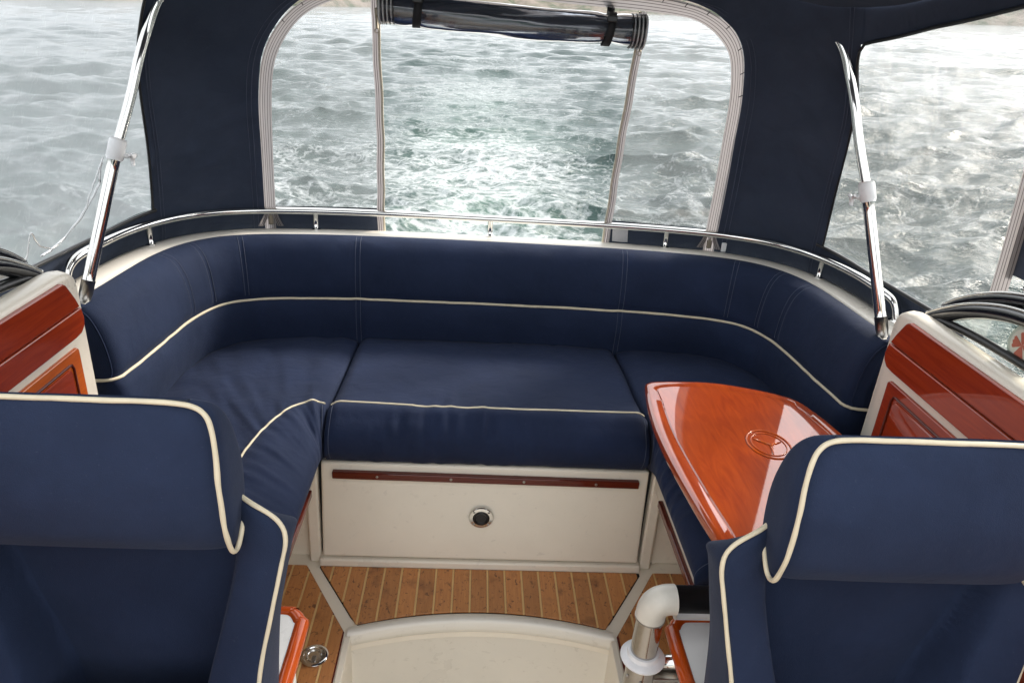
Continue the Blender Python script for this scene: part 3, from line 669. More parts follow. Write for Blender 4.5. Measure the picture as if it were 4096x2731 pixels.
# ================================================================== HELM SEATS
def helm_seat(cx, y0, label):
    t = thing('helm_chair', label, 'helm chair', (cx, y0, .40), 'pair of helm seats facing the bow')
    # backrest: rings from the piped outline to the middle, bolsters and a recessed centre
    hw = [(.3, .218), (.45, .228), (.6, .241), (.7, .259), (.78, .274), (.822, .281), (.850, .273), (.871, .252), (.884, .220), (.889, .185), (.889, .1), (.889, 0)]
    right = catmull([(u, w_) for w_, u in hw], 8); right = resample(right, 110)
    outl = np.vstack([right, right[::-1][1:]*[-1, 1]]); bot = resample(np.array([(-.218, .30), (.218, .30)]), 20)[1:-1]
    outl = np.vstack([outl, bot]); no = len(outl); c = np.array([0, .40])
    def vf(u, w_):
        bol = .004+.108*np.clip((.90-w_)/.42, 0, 1)**1.1
        r = .122+.066*sstep(.45, .82, w_); au = np.abs(u)
        k = np.maximum(sstep(r, r+.016, au), sstep(.805, .845, w_)); edge = .288
        rec = -.042+.012*np.cos(np.clip(u/r, -1, 1)*1.5)
        slope = (bol-.030)+.030*np.clip((au-r)/(edge-r), 0, 1)
        return rec*(1-k)+(slope+.014*np.sin(np.clip((au-r)/(.278-r), 0, 1)*math.pi))*k
    V = []; scales = np.r_[1., .99, .98, .965, .95, np.linspace(.935, .015, 46)]
    for i, k in enumerate(scales):
        p = c+(outl-c)*k; v = vf(p[:, 0], p[:, 1]); v = v-(.010 if i == 0 else .003 if i == 1 else 0)
        v = v+.0025*fbm(np.c_[p, v], 9, 3, 7)*min(1, k*3)
        V.append(np.c_[cx+p[:, 0], y0-v, p[:, 1]])
    front = V; edge_v = vf(outl[:, 0], outl[:, 1])-.010
    tg = np.roll(outl, -1, 0)-np.roll(outl, 1, 0); tg /= np.linalg.norm(tg, axis=1)[:, None]; up_n = np.clip(-tg[:, 0], 0, 1)*(outl[:, 1] > .6)
    up_n = np.convolve(np.r_[up_n[-8:], up_n, up_n[:8]], np.ones(17)/17, 'valid'); gus = []
    for f, o_ in ((.02, .002), (.15, .005), (.4, .007), (.7, .006), (.92, .000), (1., -.014)):
        v = edge_v*(1-f)+(-.075)*f; d = outl-c; d = d/np.linalg.norm(d, axis=1)[:, None]; p = outl+d*o_*np.array([1, .35]); p[:, 1] -= f*.10*up_n
        gus.append(np.c_[cx+p[:, 0], y0-v, p[:, 1]])
    allr = gus[::-1]+front; nr = len(allr); VV = np.vstack(allr); F = gridF(nr, no, False, True)
    F += [tuple(range(no))[::-1], tuple((nr-1)*no+k for k in range(no))]
    mesh_obj('backrest', VV, F, 'helmnavy', t)
    k0 = slice(0, 219); pl = np.c_[cx+outl[k0, 0]*1.004, y0-edge_v[k0]-.003, outl[k0, 1]]
    tube('backrest_piping', pl, .0040, 'pipe', t, 10)
    # head cushion: horizontal sections, pinched to a V at the sides below
    lev = [(0.82, 0.206, -0.022, 0.026), (0.828, 0.211, -0.032, 0.046), (0.851, 0.213, -0.042, 0.059), (0.874, 0.214, -0.054, 0.066), (0.91, 0.2135, -0.062, 0.07), (0.9505, 0.213, -0.06, 0.0689), (0.9865, 0.211, -0.05, 0.0613), (1.022, 0.208, -0.034, 0.0511), (1.048, 0.204, -0.016, 0.044), (1.066, 0.196, 0.0, 0.038), (1.075, 0.184, 0.012, 0.034), (1.08, 0.168, 0.02, 0.031)]
    L = resample(catmull(lev, 5), 60); rows = []; nt2 = 88
    for w_, a, vb, vfr in L:
        r = []
        for k in range(nt2):
            th = 2*math.pi*k/nt2; cu, sv = math.cos(th), math.sin(th)
            u = a*math.copysign(abs(cu)**.30, cu); vm, vr = (vfr+vb)/2, (vfr-vb)/2
            v = vm+vr*math.copysign(abs(sv)**.42, sv)
            if sv > 0: v += .010*(1-(u/a)**2)*sstep(.82, .88, w_)
            r.append((u, v, w_))
        rows.append(r)
    H = np.array(rows); H[..., 1] += .0022*fbm(H, 8, 3, 12)
    HV = np.stack([cx+H[..., 0], y0-H[..., 1], H[..., 2]], -1).reshape(-1, 3); nl = len(L)
    F = gridF(nl, nt2, False, True)+[tuple(range(nt2))[::-1], tuple((nl-1)*nt2+k for k in range(nt2))]
    mesh_obj('headrest', HV, [f[::-1] for f in F], 'helmnavy', t)
    side = [(0.212, -0.01, 0.8587), (0.2155, 0.002, 0.848), (0.2135, 0.028, 0.8225), (0.2125, 0.05, 0.833), (0.212, 0.064, 0.8758), (0.211, 0.066, 0.919), (0.2095, 0.0631, 0.9685), (0.207, 0.0538, 1.01), (0.203, 0.047, 1.044), (0.195, 0.042, 1.066), (0.178, 0.038, 1.078), (0.148, 0.037, 1.082), (0.08, 0.037, 1.083), (0, 0.037, 1.083)]
    full = np.array(side+[(-u, v, w_) for u, v, w_ in side[::-1][1:]]); full = catmull(full, 6)
    tube('headrest_piping', np.c_[cx+full[:, 0], y0-full[:, 1]-.002, full[:, 2]], .0040, 'pipe', t, 10)
    # worn stitches at the lower corners of the head cushion
    bits = []
    for sg in (-1, 1):
        for k in range(4):
            u = sg*(.190-.004*k); w_ = .790-.007*k; v = float(vf(np.array(u), np.array(w_)))+.003
            bits.append(tube_data([(cx+u, y0-v, w_), (cx+u+sg*.001, y0-v-.001, w_-.003)], .0010, 5))
    mesh_obj('loose_stitches', *join(bits), 'pipe', t)['kind'] = 'stuff'
    # seat squab
    sq = [(x, y) for x, y in [(-.25, -.02), (.25, -.02), (.265, -.25), (.25, -.44), (.18, -.48), (-.18, -.48), (-.25, -.44), (-.265, -.25)]]
    bevel_obj('seat_squab', *prism_data([(cx+x, y0+y) for x, y in sq], .40, .52), 'helmnavy', t, .03, 3)
    return t
helm_seat(-.633, .935, 'left navy helm seat with cream piping, in front of the port console')
helm_seat(.633, .900, 'right navy helm seat with cream piping, in front of the wooden table')
def seat_box(sg, label):
    t = thing('helm_seat_box', label, 'seat box', (sg*.68, .85, 0), 'white boxes under the helm seats')
    f = lambda a, b: (min(sg*a, sg*b), max(sg*a, sg*b))
    x0, x1 = f(.423, .98); box('box_body', (x0, .50, .006), (x1, 1.165, .372), 'white', t, .01)
    pts = [(.415, .46), (.415, 1.150), (.419, 1.170), (.433, 1.186), (.456, 1.190), (.985, 1.190), (.985, .46)]
    pts = [(sg*x, y) for x, y in pts]
    bevel_obj('top_board', *prism_data(pts if sg < 0 else pts[::-1], .372, .3985), 'white', t, .002)
    rim = catmull([(sg*x, y, .388) for x, y in [(.406, .46), (.406, .8), (.406, 1.14), (.412, 1.172), (.430, 1.194), (.458, 1.199), (.7, 1.199), (.985, 1.199)]], 8)
    tube('wooden_rim', rim, .0165, 'trayedge', t, 12, False, True, 1.)
    return t
seat_box(-1, 'white box with orange wooden rim under the left helm seat beside the ring pull')
seat_box(1, 'white box with orange wooden rim under the right helm seat beside the elbow post')

# ================================================================== ELBOW POST
post = thing('elbow_post', 'stainless post with white elbow joint and black grip beside the right helm seat', 'post', (.336, 1.13, 0))
px, py = .336, 1.13
lathe('lower_tube', [(.046, .006), (.046, .012), (.0325, .018), (.0325, .352)], (px, py, 0), 'post', post, 'z', 32)
lathe('collar', [(.035, .348), (.047, .351), (.049, .356), (.045, .361), (.036, .364), (.034, .374), (.030, .375)], (px, py, 0), 'wplastic', post, 'z', 36)
lathe('upper_tube', [(.0290, .375), (.0290, .472)], (px, py, 0), 'post', post, 'z', 32)
el = [(px, py, .470), (px, py, .482), (px+.003, py, .498), (px+.012, py, .511), (px+.028, py, .518), (px+.046, py, .519)]
tube('elbow', catmull(el, 8), .0315, 'plastic', post, 28)
tube('grip', [(px+.045, py, .519), (px+.13, py, .519), (px+.22, py, .519)], .0295, 'black', post, 24)
tube('grip_sleeve', [(px+.047, py-.004, .500), (px+.13, py-.004, .500), (px+.22, py-.004, .500)], .024, 'wplastic', post, 20)
for za, ra in ((.4705, .0318), (.3645, .0300)): lathe('joint_ring', [(ra-.002, za-.0022), (ra+.0008, za-.0012), (ra+.0008, za+.0012), (ra-.002, za+.0022)], (px, py, 0), 'steel', post, 'z', 30)
for a_b in (200, 260): lathe('clamp_bolt', [(.0042, -.002), (.0042, .003), (.003, .0042)], (px+.0325*math.cos(math.radians(a_b)), py+.0325*math.sin(math.radians(a_b))-.001, .310), 'steel', post, 'y', 8)
tube('bracket_arm', [(px+.02, py+.02, .318), (px+.05, py+.02, .318), (px+.10, py+.02, .318)], .016, 'chrome', post, 16)
box('bracket_plate', (px+.028, py-.012, .262), (px+.095, py+.03, .298), 'steel', post, .004)

# ================================================================== STERN RAIL
rail = thing('stern_rail', 'polished stainless hand rail on short posts along the cockpit rim', 'rail', (0, 2.62, .85))
Pr, Nr = upath(.192, 2.02, 200)
def endcurve(p, sg): return [(p[0]+sg*.012, p[1]-.055, .912), (p[0]+sg*.020, p[1]-.085, .890), (p[0]+sg*.022, p[1]-.098, .862), (p[0]+sg*.022, p[1]-.10, .853)]
rp = np.vstack([np.array(endcurve(Pr[0], -1))[::-1], np.c_[Pr, np.full(len(Pr), .922)][::4], endcurve(Pr[-1], 1)])
tube('rail_tube', catmull(rp, 5), .0125, 'chrome', rail, 16)
for xq in (-1.135, -.662, -.006, .655, 1.135):
    k = np.argmin(np.abs(Pr[:, 0]-xq)+(Pr[:, 1] < 2.2)*5); p = Pr[k]
    po = tube('rail_post', [(p[0], p[1], .852), (p[0], p[1], .88), (p[0], p[1], .918)], [.0098, .0095, .0095], 'chrome', rail, 14)
    lathe('foot', [(.016, 0), (.016, .0025), (.0105, .006)], (p[0], p[1], .8535), 'chrome', po, 'z', 18)
for sg in (-1, 1):
    p = Pr[0] if sg < 0 else Pr[-1]
    lathe('end_flange', [(.024, 0), (.024, .003), (.014, .008)], (p[0]+sg*.022, p[1]-.10, .8535), 'chrome', rail, 'z', 20)

# ================================================================== CANOPY POLES
def pole(sg, label):
    t = thing('canopy_pole', label, 'canopy pole', (sg*1.075, 1.815, .86), 'bent tubes of the canopy frame')
    lo = np.array([(1.083, 1.805, .880), (1.040, 1.868, 1.07), (1.004, 1.925, 1.235)])
    upr = np.array([(1.004, 1.925, 1.235), (.970, 1.972, 1.36), (.948, 2.00, 1.45), (.930, 2.03, 1.52), (.903, 2.05, 1.59), (.868, 2.080, 1.64), (.840, 2.125, 1.668)])
    S = np.array([sg, 1, 1])
    tube('lower_tube', resample(lo*S, 8), .0152, 'chrome', t, 18); tube('upper_tube', catmull(upr*S, 8), .0125, 'chrome', t, 18)
    d = lo[2]-lo[0]; d /= np.linalg.norm(d)
    c = lo[2]
    cl = tube('clamp', [(c+d*k)*S for k in (-.028, -.020, .020, .028)], [.0185, .0215, .0215, .0185], 'wplastic', t, 20)
    kx = c+np.array([-.02, .012, -.024])
    kn = tube('knob_stem', [(c-d*.01)*S, (c+np.array([-.028, .004, -.018]))*S], .006, 'wplastic', cl, 10)
    q = c+np.array([-.036, .004, -.022]); parts = []
    for a in (0, 120, 240):
        a = math.radians(a+20); parts.append(tube_data([q*S, (q+np.array([0, .019*math.cos(a), .019*math.sin(a)]))*S], [.006, .0055], 8))
    mesh_obj('wing_knob', *join(parts), 'wplastic', cl)
    e = lo[0]
    tube('end_socket', [(e+d*.035)*S, (e+d*.0)*S, (e-d*.028)*S], [.0168, .0168, .013], 'steel', t, 18)
    box('deck_hinge', (min(sg*1.075, sg*1.115), 1.775, .853), (max(sg*1.075, sg*1.115), 1.800, .862), 'steel', t, .003, 2)
    return t
pole(-1, 'slanting stainless canopy pole with white clamp on the port rim')
pole(1, 'slanting stainless canopy pole with white clamp on the starboard rim')

# ================================================================== CANOPY
can = thing('canopy', 'navy canvas cockpit canopy with clear vinyl windows and grey zip borders', 'canopy', (0, 2.2, .86))
def densify(P, n): return resample(catmull(P, 10), n)
WO = [(-.850, -.07), (-.855, .10), (-.866, .368), (-.875, .54), (-.875, .642), (-.869, .725), (-.853, .792), (-.823, .85), (-.783, .898), (-.73, .935), (-.65, .968), (-.52, .988), (-.30, .998), (0, 1.0),
      (.30, 1.005), (.52, 1.010), (.645, 1.005), (.725, .993), (.795, .966), (.842, .925), (.869, .865), (.880, .792), (.885, .678), (.880, .55), (.875, .35), (.865, .105), (.858, -.07)]
WI = [(-.812, -.07), (-.816, .10), (-.826, .368), (-.831, .555), (-.830, .658), (-.821, .738), (-.795, .805), (-.750, .868), (-.69, .912), (-.60, .940), (-.48, .952), (-.30, .954), (0, .953),
      (.30, .954), (.50, .959), (.60, .961), (.67, .958), (.735, .938), (.787, .902), (.820, .856), (.835, .782), (.840, .685), (.835, .525), (.829, .32), (.820, .098), (.816, -.07)]
WO = densify(WO, 220); WI = densify(WI, 220)
LE = [(-1.245, -.07), (-1.25, .135), (-1.265, .42), (-1.295, .68), (-1.297, .80), (-1.280, .895), (-1.262, .955), (-1.25, 1.09)]
RE = [(1.26, -.07), (1.265, .14), (1.282, .413), (1.305, .685), (1.300, .795), (1.283, .895), (1.283, .94), (1.27, 1.09)]
OB = np.vstack([densify(LE, 70), resample(np.array([(-1.25, 1.09), (1.27, 1.09)]), 82)[1:-1], densify(RE, 70)[::-1]])
def canvas_sheet(name, sh, mat, d=0., wr=.004, seed=0, parent=None, thick=True):
    n, m = sh.shape[:2]
    p = surf(sh[..., 0], sh[..., 1]); q_ = np.stack([p[..., 0]*2.2+np.sign(p[..., 0])*p[..., 2]*1.6, p[..., 1]*1.2, p[..., 2]*.9-np.abs(p[..., 0])*.8], -1); w = wr*(fbm(q_, 3.2, 3, seed)+.5*vnoise(q_, 11, seed+7))
    p = surf(sh[..., 0], sh[..., 1], d+w); V = p.reshape(-1, 3); F = gridF(n, m)
    return mesh_obj(name, V, F, mat, parent or can)
k = np.linspace(0, 1, 40)[None, :, None]
sh = WO[:, None, :]*(1-k)+OB[:, None, :]*k
canvas_sheet('stern_canvas', sh, 'canvas', .004, .009, 1)
for q, dd in ((.06, 'a'), (.10, 'b'), (.90, 'c'), (.93, 'd')):
    L_ = WO*(1-q)+OB*q; tube('canvas_seam', surf(L_[:, 0], L_[:, 1], -.0035), .0011, 'seam', can, 4)
# roof: chords between the two edges with a crown
ns, nj = 120, 41; sv = np.linspace(.0, 2.85, ns); j = np.linspace(-1, 1, nj)
a = surf(-sv, np.full(ns, 1.075)); b = surf(sv, np.full(ns, 1.075))
V = a[:, None, :]*(1-(j[None, :, None]+1)/2)+b[:, None, :]*((j[None, :, None]+1)/2)
V[..., 2] += .10*(1-j**2)[None, :]*sstep(0, 1.2, sv)[:, None]+.004*fbm(V, 2.5, 3, 8)
mesh_obj('roof_canvas', V.reshape(-1, 3), gridF(ns, nj), 'canvas', can)
# side bands below and above the side windows
SB = [(1.24, .14), (1.40, .115), (1.51, .103), (1.75, .100), (1.88, .094), (1.96, .09)]
ST = [(1.262, .955), (1.30, .962), (1.34, .968), (1.59, .990), (2.16, 1.01), (2.6, 1.02), (2.85, 1.02)]
ZL = lambda h: 2.035+.30*(h-.15)                                     # the leaning zip at the front of the side windows
def tape_strip(name, A, B, mat, d=-.003, n2=6):
    kk = np.linspace(0, 1, n2); S_ = A[:, None]*(1-kk[None, :, None])+B[:, None]*kk[None, :, None]
    p = surf(S_[..., 0], S_[..., 1], d+.0016*np.sin(kk*math.pi)[None, :]*-1); n = len(A)
    uv = np.stack([np.broadcast_to(np.linspace(0, 20, n)[:, None], (n, n2)), np.broadcast_to(kk[None, :], (n, n2))], -1).reshape(-1, 2)
    return mesh_obj(name, p.reshape(-1, 3), gridF(n, n2), mat, can, True, uv)
for sg, lab in ((-1, 'port'), (1, 'starboard')):
    sb = densify(SB, 60); lo = sb.copy(); lo[:, 1] = -.07; kk = np.linspace(0, 1, 6)[None, :, None]
    s_ = (lo[:, None]*(1-kk)+sb[:, None]*kk)*np.array([sg, 1]); canvas_sheet('side_band', s_, 'canvas', .004, .003, 2)
    st_ = densify(ST, 90); hi = st_.copy(); hi[:, 1] = 1.09
    s_ = (hi[:, None]*(1-kk)+st_[:, None]*kk)*np.array([sg, 1]); canvas_sheet('header_band', s_, 'canvas', .004, .003, 3)
    # navy panel in front of the zip
    h = np.linspace(.34, 1.03, 40); kk2 = np.linspace(0, 1, 8)
    s_ = np.stack([np.stack([sg*(ZL(h_)+.03+.32*kk2), np.full(8, h_)], -1) for h_ in h]); canvas_sheet('door_canvas', s_, 'canvas', .004, .004, 4)
    hz = np.linspace(.22, 1.02, 40)
    o = tape_strip('side_zip_border', np.stack([sg*(ZL(hz)-.002), hz], -1), np.stack([sg*(ZL(hz)+.058), hz], -1), 'tape', -.004); o['label'] = 'grey zip tape along the front edge of the side window'
    # clear side window
    h = np.linspace(0, 1, 46); kk3 = np.linspace(0, 1, 90); rows = []
    ED = densify(LE if sg < 0 else RE, 200); ED[:, 0] = np.abs(ED[:, 0])
    for h_ in h:
        row = []
        hh0 = .085+h_*.935; s0 = np.interp(hh0, ED[:, 1], ED[:, 0])-.006; s1 = ZL(hh0)+.015
        for q in kk3:
            s1_ = s0+(s1-s0)*q; lo_ = np.interp(s1_, [p[0] for p in SB], [p[1] for p in SB])-.012; hi_ = np.interp(s1_, [p[0] for p in ST], [p[1] for p in ST])+.012
            row.append((sg*s1_, lo_+(hi_-lo_)*h_))
        rows.append(row)
    o = canvas_sheet('side_window', np.array(rows), 'vinylL' if sg < 0 else 'vinylR', .012, .004, 6)
    o['label'] = ('scratched cloudy clear vinyl side window with folds', 'rippled clear vinyl side window full of bright glitter')[sg > 0]
    # second window further forward
    h = np.linspace(.36, 1.03, 20); s_ = np.stack([np.stack([sg*np.linspace(ZL(h_)+.34, 2.85, 50), np.full(50, h_)], -1) for h_ in h]); canvas_sheet('front_side_window', s_, 'vinyl', .010, .006, 7)
    # dark binding round the opening of the side window
    ed = densify(LE[1:-1] if sg < 0 else RE[1:-1], 60)
    top = densify([(sg*a_, b_) for a_, b_ in ([(abs(ed[-1, 0]), ed[-1, 1])]+[(1.32, .968), (1.59, .990), (2.16, 1.01), (2.84, 1.02)])], 50)
    tube('window_binding', surf(ed[:, 0], ed[:, 1], -.001), .0038, 'black', can, 6); tube('window_binding', surf(top[:, 0], top[:, 1], -.001), .0045, 'black', can, 6)
    sb2 = densify([(sg*a_, b_) for a_, b_ in SB], 60); tube('window_binding', surf(sb2[:, 0], sb2[:, 1], -.002), .0060, 'black', can, 6)
o = tape_strip('window_zip_border', WO, WI, 'tape'); o['label'] = 'grey zip tape border round the stern window'
st = []                                                              # cross stitches round the bends of the border
for i in list(range(58, 104, 5))+list(range(126, 172, 5)):
    a = WO[i]*1.0; b = WO[i]*.72+WI[i]*.28; st.append(tube_data(surf(np.array([a[0], b[0]]), np.array([a[1], b[1]]), -.006), .0013, 5))
mesh_obj('tape_ticks', *join(st), 'black', can)['kind'] = 'stuff'
ZA = densify([(-.425, -.07), (-.432, .10), (-.445, .465), (-.464, .718), (-.475, .852), (-.482, .955)], 90)
ZB = densify([(.438, -.07), (.446, .08), (.460, .432), (.480, .732), (.489, .862), (.492, .957)], 90)
for Z_, sg in ((ZA, 1), (ZB, -1)):
    wv = np.stack([.0012*np.sin(np.linspace(0, 30, 90)), np.zeros(90)], -1)
    Z2 = Z_+wv
    tape_strip('opening_zip_tape', Z2+[-.012*1, 0], Z2+[.012, 0], 'tape2', -.002, 4)
    e = Z2+[sg*.013, 0]; cs = []
    pp_ = resample(surf(e[:, 0], e[:, 1], -.004), 330)
    r = np.where(np.arange(330) % 2 == 0, .0048, .0030)
    tube('zip_teeth', pp_, r, 'coil', can, 6)
# clear panes left and right of the open middle, with the navy strip below them
for sg, Z_ in ((-1, ZA), (1, ZB)):
    rows = []; strip = []
    for h_ in np.linspace(.092, .962, 50):
        side = WI[:110] if sg < 0 else WI[110:][::-1]
        kk = np.argsort(side[:, 1]); s_out = np.interp(h_, side[kk, 1], side[kk, 0]) if h_ < .94 else (-.60 if sg < 0 else .665)
        s_in = np.interp(h_, Z_[:, 1], Z_[:, 0]); q = np.linspace(0, 1, 24)
        rows.append(np.stack([s_in*(1-q)+(s_out+sg*.012)*q, np.full(24, h_)], -1))
    canvas_sheet('stern_window_pane', np.array(rows), 'vinyl', .003, .003, 15)
    for h_ in np.linspace(-.07, .096, 6):
        s_in = np.interp(h_, Z_[:, 1], Z_[:, 0]); strip.append(np.stack([np.linspace(s_in+sg*.008, sg*.826, 20), np.full(20, h_)], -1))
    canvas_sheet('lower_canvas_strip', np.array(strip), 'canvas', .004, .001, 16)
def slider(s, h, up_=1, big=1.):
    p = surf(np.array([s]), np.array([h]), np.array([-.009]))[0]
    z = box('zip_slider', p-np.array([.006, .004, .012])*big, p+np.array([.006, .004, .012])*big, 'zinc', can, .003*big)
    q = p-np.array([0, .006, .030*up_])
    tube('pull_tab', [(p[0], p[1]-.005, p[2]-.008*up_), (q[0], q[1], q[2]+.01*up_), (q[0]+.001, q[1], q[2]-.012*up_)], [.0025, .004, .0045], 'zinc', z, 8)
    rr = [(q[0]+.006*math.cos(t), q[1], q[2]-.018*up_+.006*math.sin(t)) for t in np.linspace(0, 2*math.pi, 16, endpoint=False)]
    tube('pull_loop', rr, .0013, 'zinc', z, 6, True)
slider(-.470, .900); slider(.490, .885)
slider(-.832, .035, -1, 1.5); slider(.838, .028, -1, 1.5)
# spread zip ends below the rail
for s0 in (-.832, .838):
    for sg in (-1, 1):
        A = densify([(s0+sg*.008, .075), (s0+sg*.012, .045), (s0+sg*.024, .0)], 14); B = densify([(s0+sg*.022, .075), (s0+sg*.030, .045), (s0+sg*.046, .0)], 14)
        tape_strip('zip_end', A, B, 'tape2', -.008, 4)
# cloth tag and white clip
A = densify([(.462, .075), (.463, .04), (.465, -.002)], 8); B = densify([(.522, .075), (.523, .04), (.525, -.002)], 8)
mt, nt, out = new_mat('printed_cloth_tag'); tc = node(nt, 'ShaderNodeTexCoord'); sp = node(nt, 'ShaderNodeSeparateXYZ'); nt.links.new(tc.outputs['UV'], sp.inputs[0])
ln = mth(nt, 'MULTIPLY', mth(nt, 'GREATER_THAN', mth(nt, 'SINE', mth(nt, 'MULTIPLY', sp.outputs['X'], 3.8)), .55), mth(nt, 'GREATER_THAN', noise_tex(nt, coords(nt, 'UV', (.2, 1, 1)), 26, 1), .47))
principled(nt, out, mixc(nt, mth(nt, 'MULTIPLY', ln, .6), (.62, .62, .64), (.22, .22, .24)), .8)
o = tape_strip('cloth_tag', A, B, mt, -.010, 8); o['label'] = 'small grey printed cloth tag'
p = surf(np.array([.895]), np.array([.022]), np.array([-.012]))[0]
box('white_clip', p-np.array([.010, .004, .018]), p+np.array([.010, .004, .018]), 'wplastic', can, .004)

# folds in the port window: welts whitened, their bright glint put into the colour
for fold_pts, r in (([(-1.475, .40), (-1.49, .34), (-1.50, .30), (-1.60, .20), (-1.70, .14), (-1.78, .12)], .0030), ([(-1.47, .42), (-1.49, .37), (-1.535, .30), (-1.56, .24)], .002), ([(-1.74, .13), (-1.80, .17), (-1.83, .22), (-1.845, .13)], .002)):
    f_ = densify(fold_pts, 60); f_ = f_+np.stack([.006*vnoise(f_*[40, 40], 1, 3), np.zeros(60)], -1)
    tube('vinyl_fold', surf(f_[:, 0], f_[:, 1], .004), r*(.7+.5*np.abs(np.sin(np.linspace(0, 9, 60)))), 'fold', can, 8)

# the rolled-up middle of the stern window
rw = thing('rolled_window', 'rolled-up clear vinyl and navy stern flap tied under the canopy edge', 'rolled flap', (0, 2.2, 1.60))
a_ = surf(np.array([-.462]), np.array([.940]), np.array([-.042]))[0]; b_ = surf(np.array([.500]), np.array([.918]), np.array([-.042]))[0]
def rolltube(name, r0, mat, wr, seed, ext=0., seg=36, n=90, squash=1.):
    V = []
    for i in range(n):
        t = i/(n-1)*(1+2*ext)-ext; c = a_*(1-t)+b_*t; c = c+np.array([0, 0, -.006*math.sin(math.pi*np.clip(t, 0, 1))])
        for kx in range(seg):
            th = 2*math.pi*kx/seg; pinch = 1-.10*math.exp(-((t-.13)/.03)**2)-.14*math.exp(-((t-.86)/.035)**2)
            tw = th+1.3*t; rr = r0*pinch*(1+wr*(vnoise(np.array([math.cos(tw)*1.6, math.sin(tw)*1.6, t*3.5]), 1, seed)+.5*vnoise(np.array([math.cos(tw)*4, math.sin(tw)*4, t*6]), 1, seed+1)))
            V.append(c+np.array([0, rr*math.cos(th), rr*math.sin(th)*squash]))
    return mesh_obj(name, V, gridF(n, seg, False, True)+[tuple(range(seg))[::-1], tuple((n-1)*seg+q for q in range(seg))], mat, rw)
rolltube('rolled_canvas', .029, 'canvas', .16, 3, -.01)
rolltube('rolled_vinyl', .043, 'roll', .09, 9)
rolltube('inner_vinyl', .036, 'roll', .16, 19)
for t in (.145, .86):
    c = a_*(1-t)+b_*t
    L = [(c[0]+.006*math.sin(th), c[1]+.0455*math.cos(th), c[2]-.002+.0455*math.sin(th)) for th in np.linspace(math.radians(60), math.radians(300+120), 40)]
    L = [(c[0]+.002, c[1]+.02, c[2]+.085)]+L
    V = []
    for q in L: V += [(q[0]-.011, q[1], q[2]), (q[0]+.011, q[1], q[2])]
    sp_ = mesh_obj('strap', V, gridF(len(L), 2), 'strap', rw)
    md = sp_.modifiers.new('thick', 'SOLIDIFY'); md.thickness = .003
    box('buckle', (c[0]-.014, c[1]-.052, c[2]+.016), (c[0]+.014, c[1]-.044, c[2]+.034), 'black', rw, .003)
for c, sg in ((a_, -1), (b_, 1)):                                    # zip tape wound round the ends of the roll
    parts = []
    for kx in range(4):
        x = c[0]-sg*(.004+.011*kx); L = [(x, c[1]+(.044-.0012*kx)*math.cos(th), c[2]+(.044-.0012*kx)*math.sin(th)) for th in np.linspace(0, 2*math.pi, 30, endpoint=False)]
        parts.append(tube_data(L, .0042, 6, True, flat=.6))
    mesh_obj('wound_zip_tape', *join(parts), 'tag', rw)
    parts = []
    for kx in range(4):
        x = c[0]-sg*(.0095+.011*kx); L = [(x, c[1]+.0455*math.cos(th), c[2]+.0455*math.sin(th)) for th in np.linspace(0, 2*math.pi, 30, endpoint=False)]
        parts.append(tube_data(L, .0019, 6, True))
    mesh_obj('dark_tape_line', *join(parts), 'black', rw)

# ================================================================== SIDE CONSOLES AND WINDSCREENS
def console(sg, label):
    t = thing('side_console', label, 'console', (sg*1.12, .8, 0), 'mahogany-faced side consoles')
    S = lambda pts: [(sg*x, y, z) for x, y, z in pts]
    X0 = 1.02
    prof = [(X0, 0), (X0, .982), (X0+.003, .992), (X0+.010, .999), (X0+.026, 1.003), (X0+.050, .999), (X0+.066, .988), (X0+.074, .93), (X0+.080, .82), (X0+.19, .80), (X0+.19, 0)]
    y_aft = [1.668, 1.668, 1.662, 1.655]
    V = []; st_ = [(-1.2, 1.), (1.600, 1.), (1.640, .995), (1.660, .98), (1.668, .955)]
    for y, k_ in st_:
        for x, z in prof: V.append((sg*(X0+(x-X0)*k_+(1-k_)*.10), y, z*(1 if z < .5 else 1-(1-k_)*.8) if z > 0 else 0))
    m_ = len(prof); F = gridF(len(st_), m_, False, True)+[tuple((len(st_)-1)*m_+q for q in range(m_))]
    mesh_obj('console_body', V, F, 'gel', t)
    def plate(name, yz, th, mat, x0=X0, w=.003):
        n = len(yz); V = [(sg*(x0+.002), y, z) for y, z in yz]+[(sg*(x0-th), y, z) for y, z in yz]
        return bevel_obj(name, V, [tuple(range(n)), tuple(range(2*n-1, n-1, -1))]+[(i, (i+1) % n, n+(i+1) % n, n+i) for i in range(n)], mat, t, w, 2)
    o1 = plate('upper_board', [(-1.0, .913), (1.640, .910), (1.628, .935), (1.600, .978), (1.588, .986), (-1.0, .986)], .010, 'mahog')
    o2 = plate('lower_board', [(-1.0, .840), (1.600, .843), (1.628, .846), (1.644, .858), (1.650, .876), (1.644, .9065), (-1.0, .9095)], .010, 'mahog')
    o3 = plate('panel_frame', [(-1.0, .55), (1.606, .55), (1.606, .812), (1.598, .820), (-1.0, .820)], .008, 'orange' if sg < 0 else 'mahog')  # same wood on both sides; the port frame is painted as lit
    o4 = plate('panel_centre', [(-1.0, .50), (1.558, .50), (1.558, .776), (1.548, .786), (-1.0, .786)], .012, 'mahog', X0, .005)
    tube('panel_bead', [(sg*(X0-.009), y, z) for y, z in [(1.566, .50), (1.566, .78), (1.560, .791), (1.550, .793), (.4, .793)]], .0035, 'mahogdark', t, 6)
    box('end_fitting', (min(sg*1.075, sg*1.15), 1.668, .850), (max(sg*1.075, sg*1.15), 1.735, .905), 'gel2', t, .016, 3)
    return t
console(-1, 'cream console with red mahogany boards and a panel frame painted as if lit on the port side')
console(1, 'cream console with red mahogany boards on the starboard side')
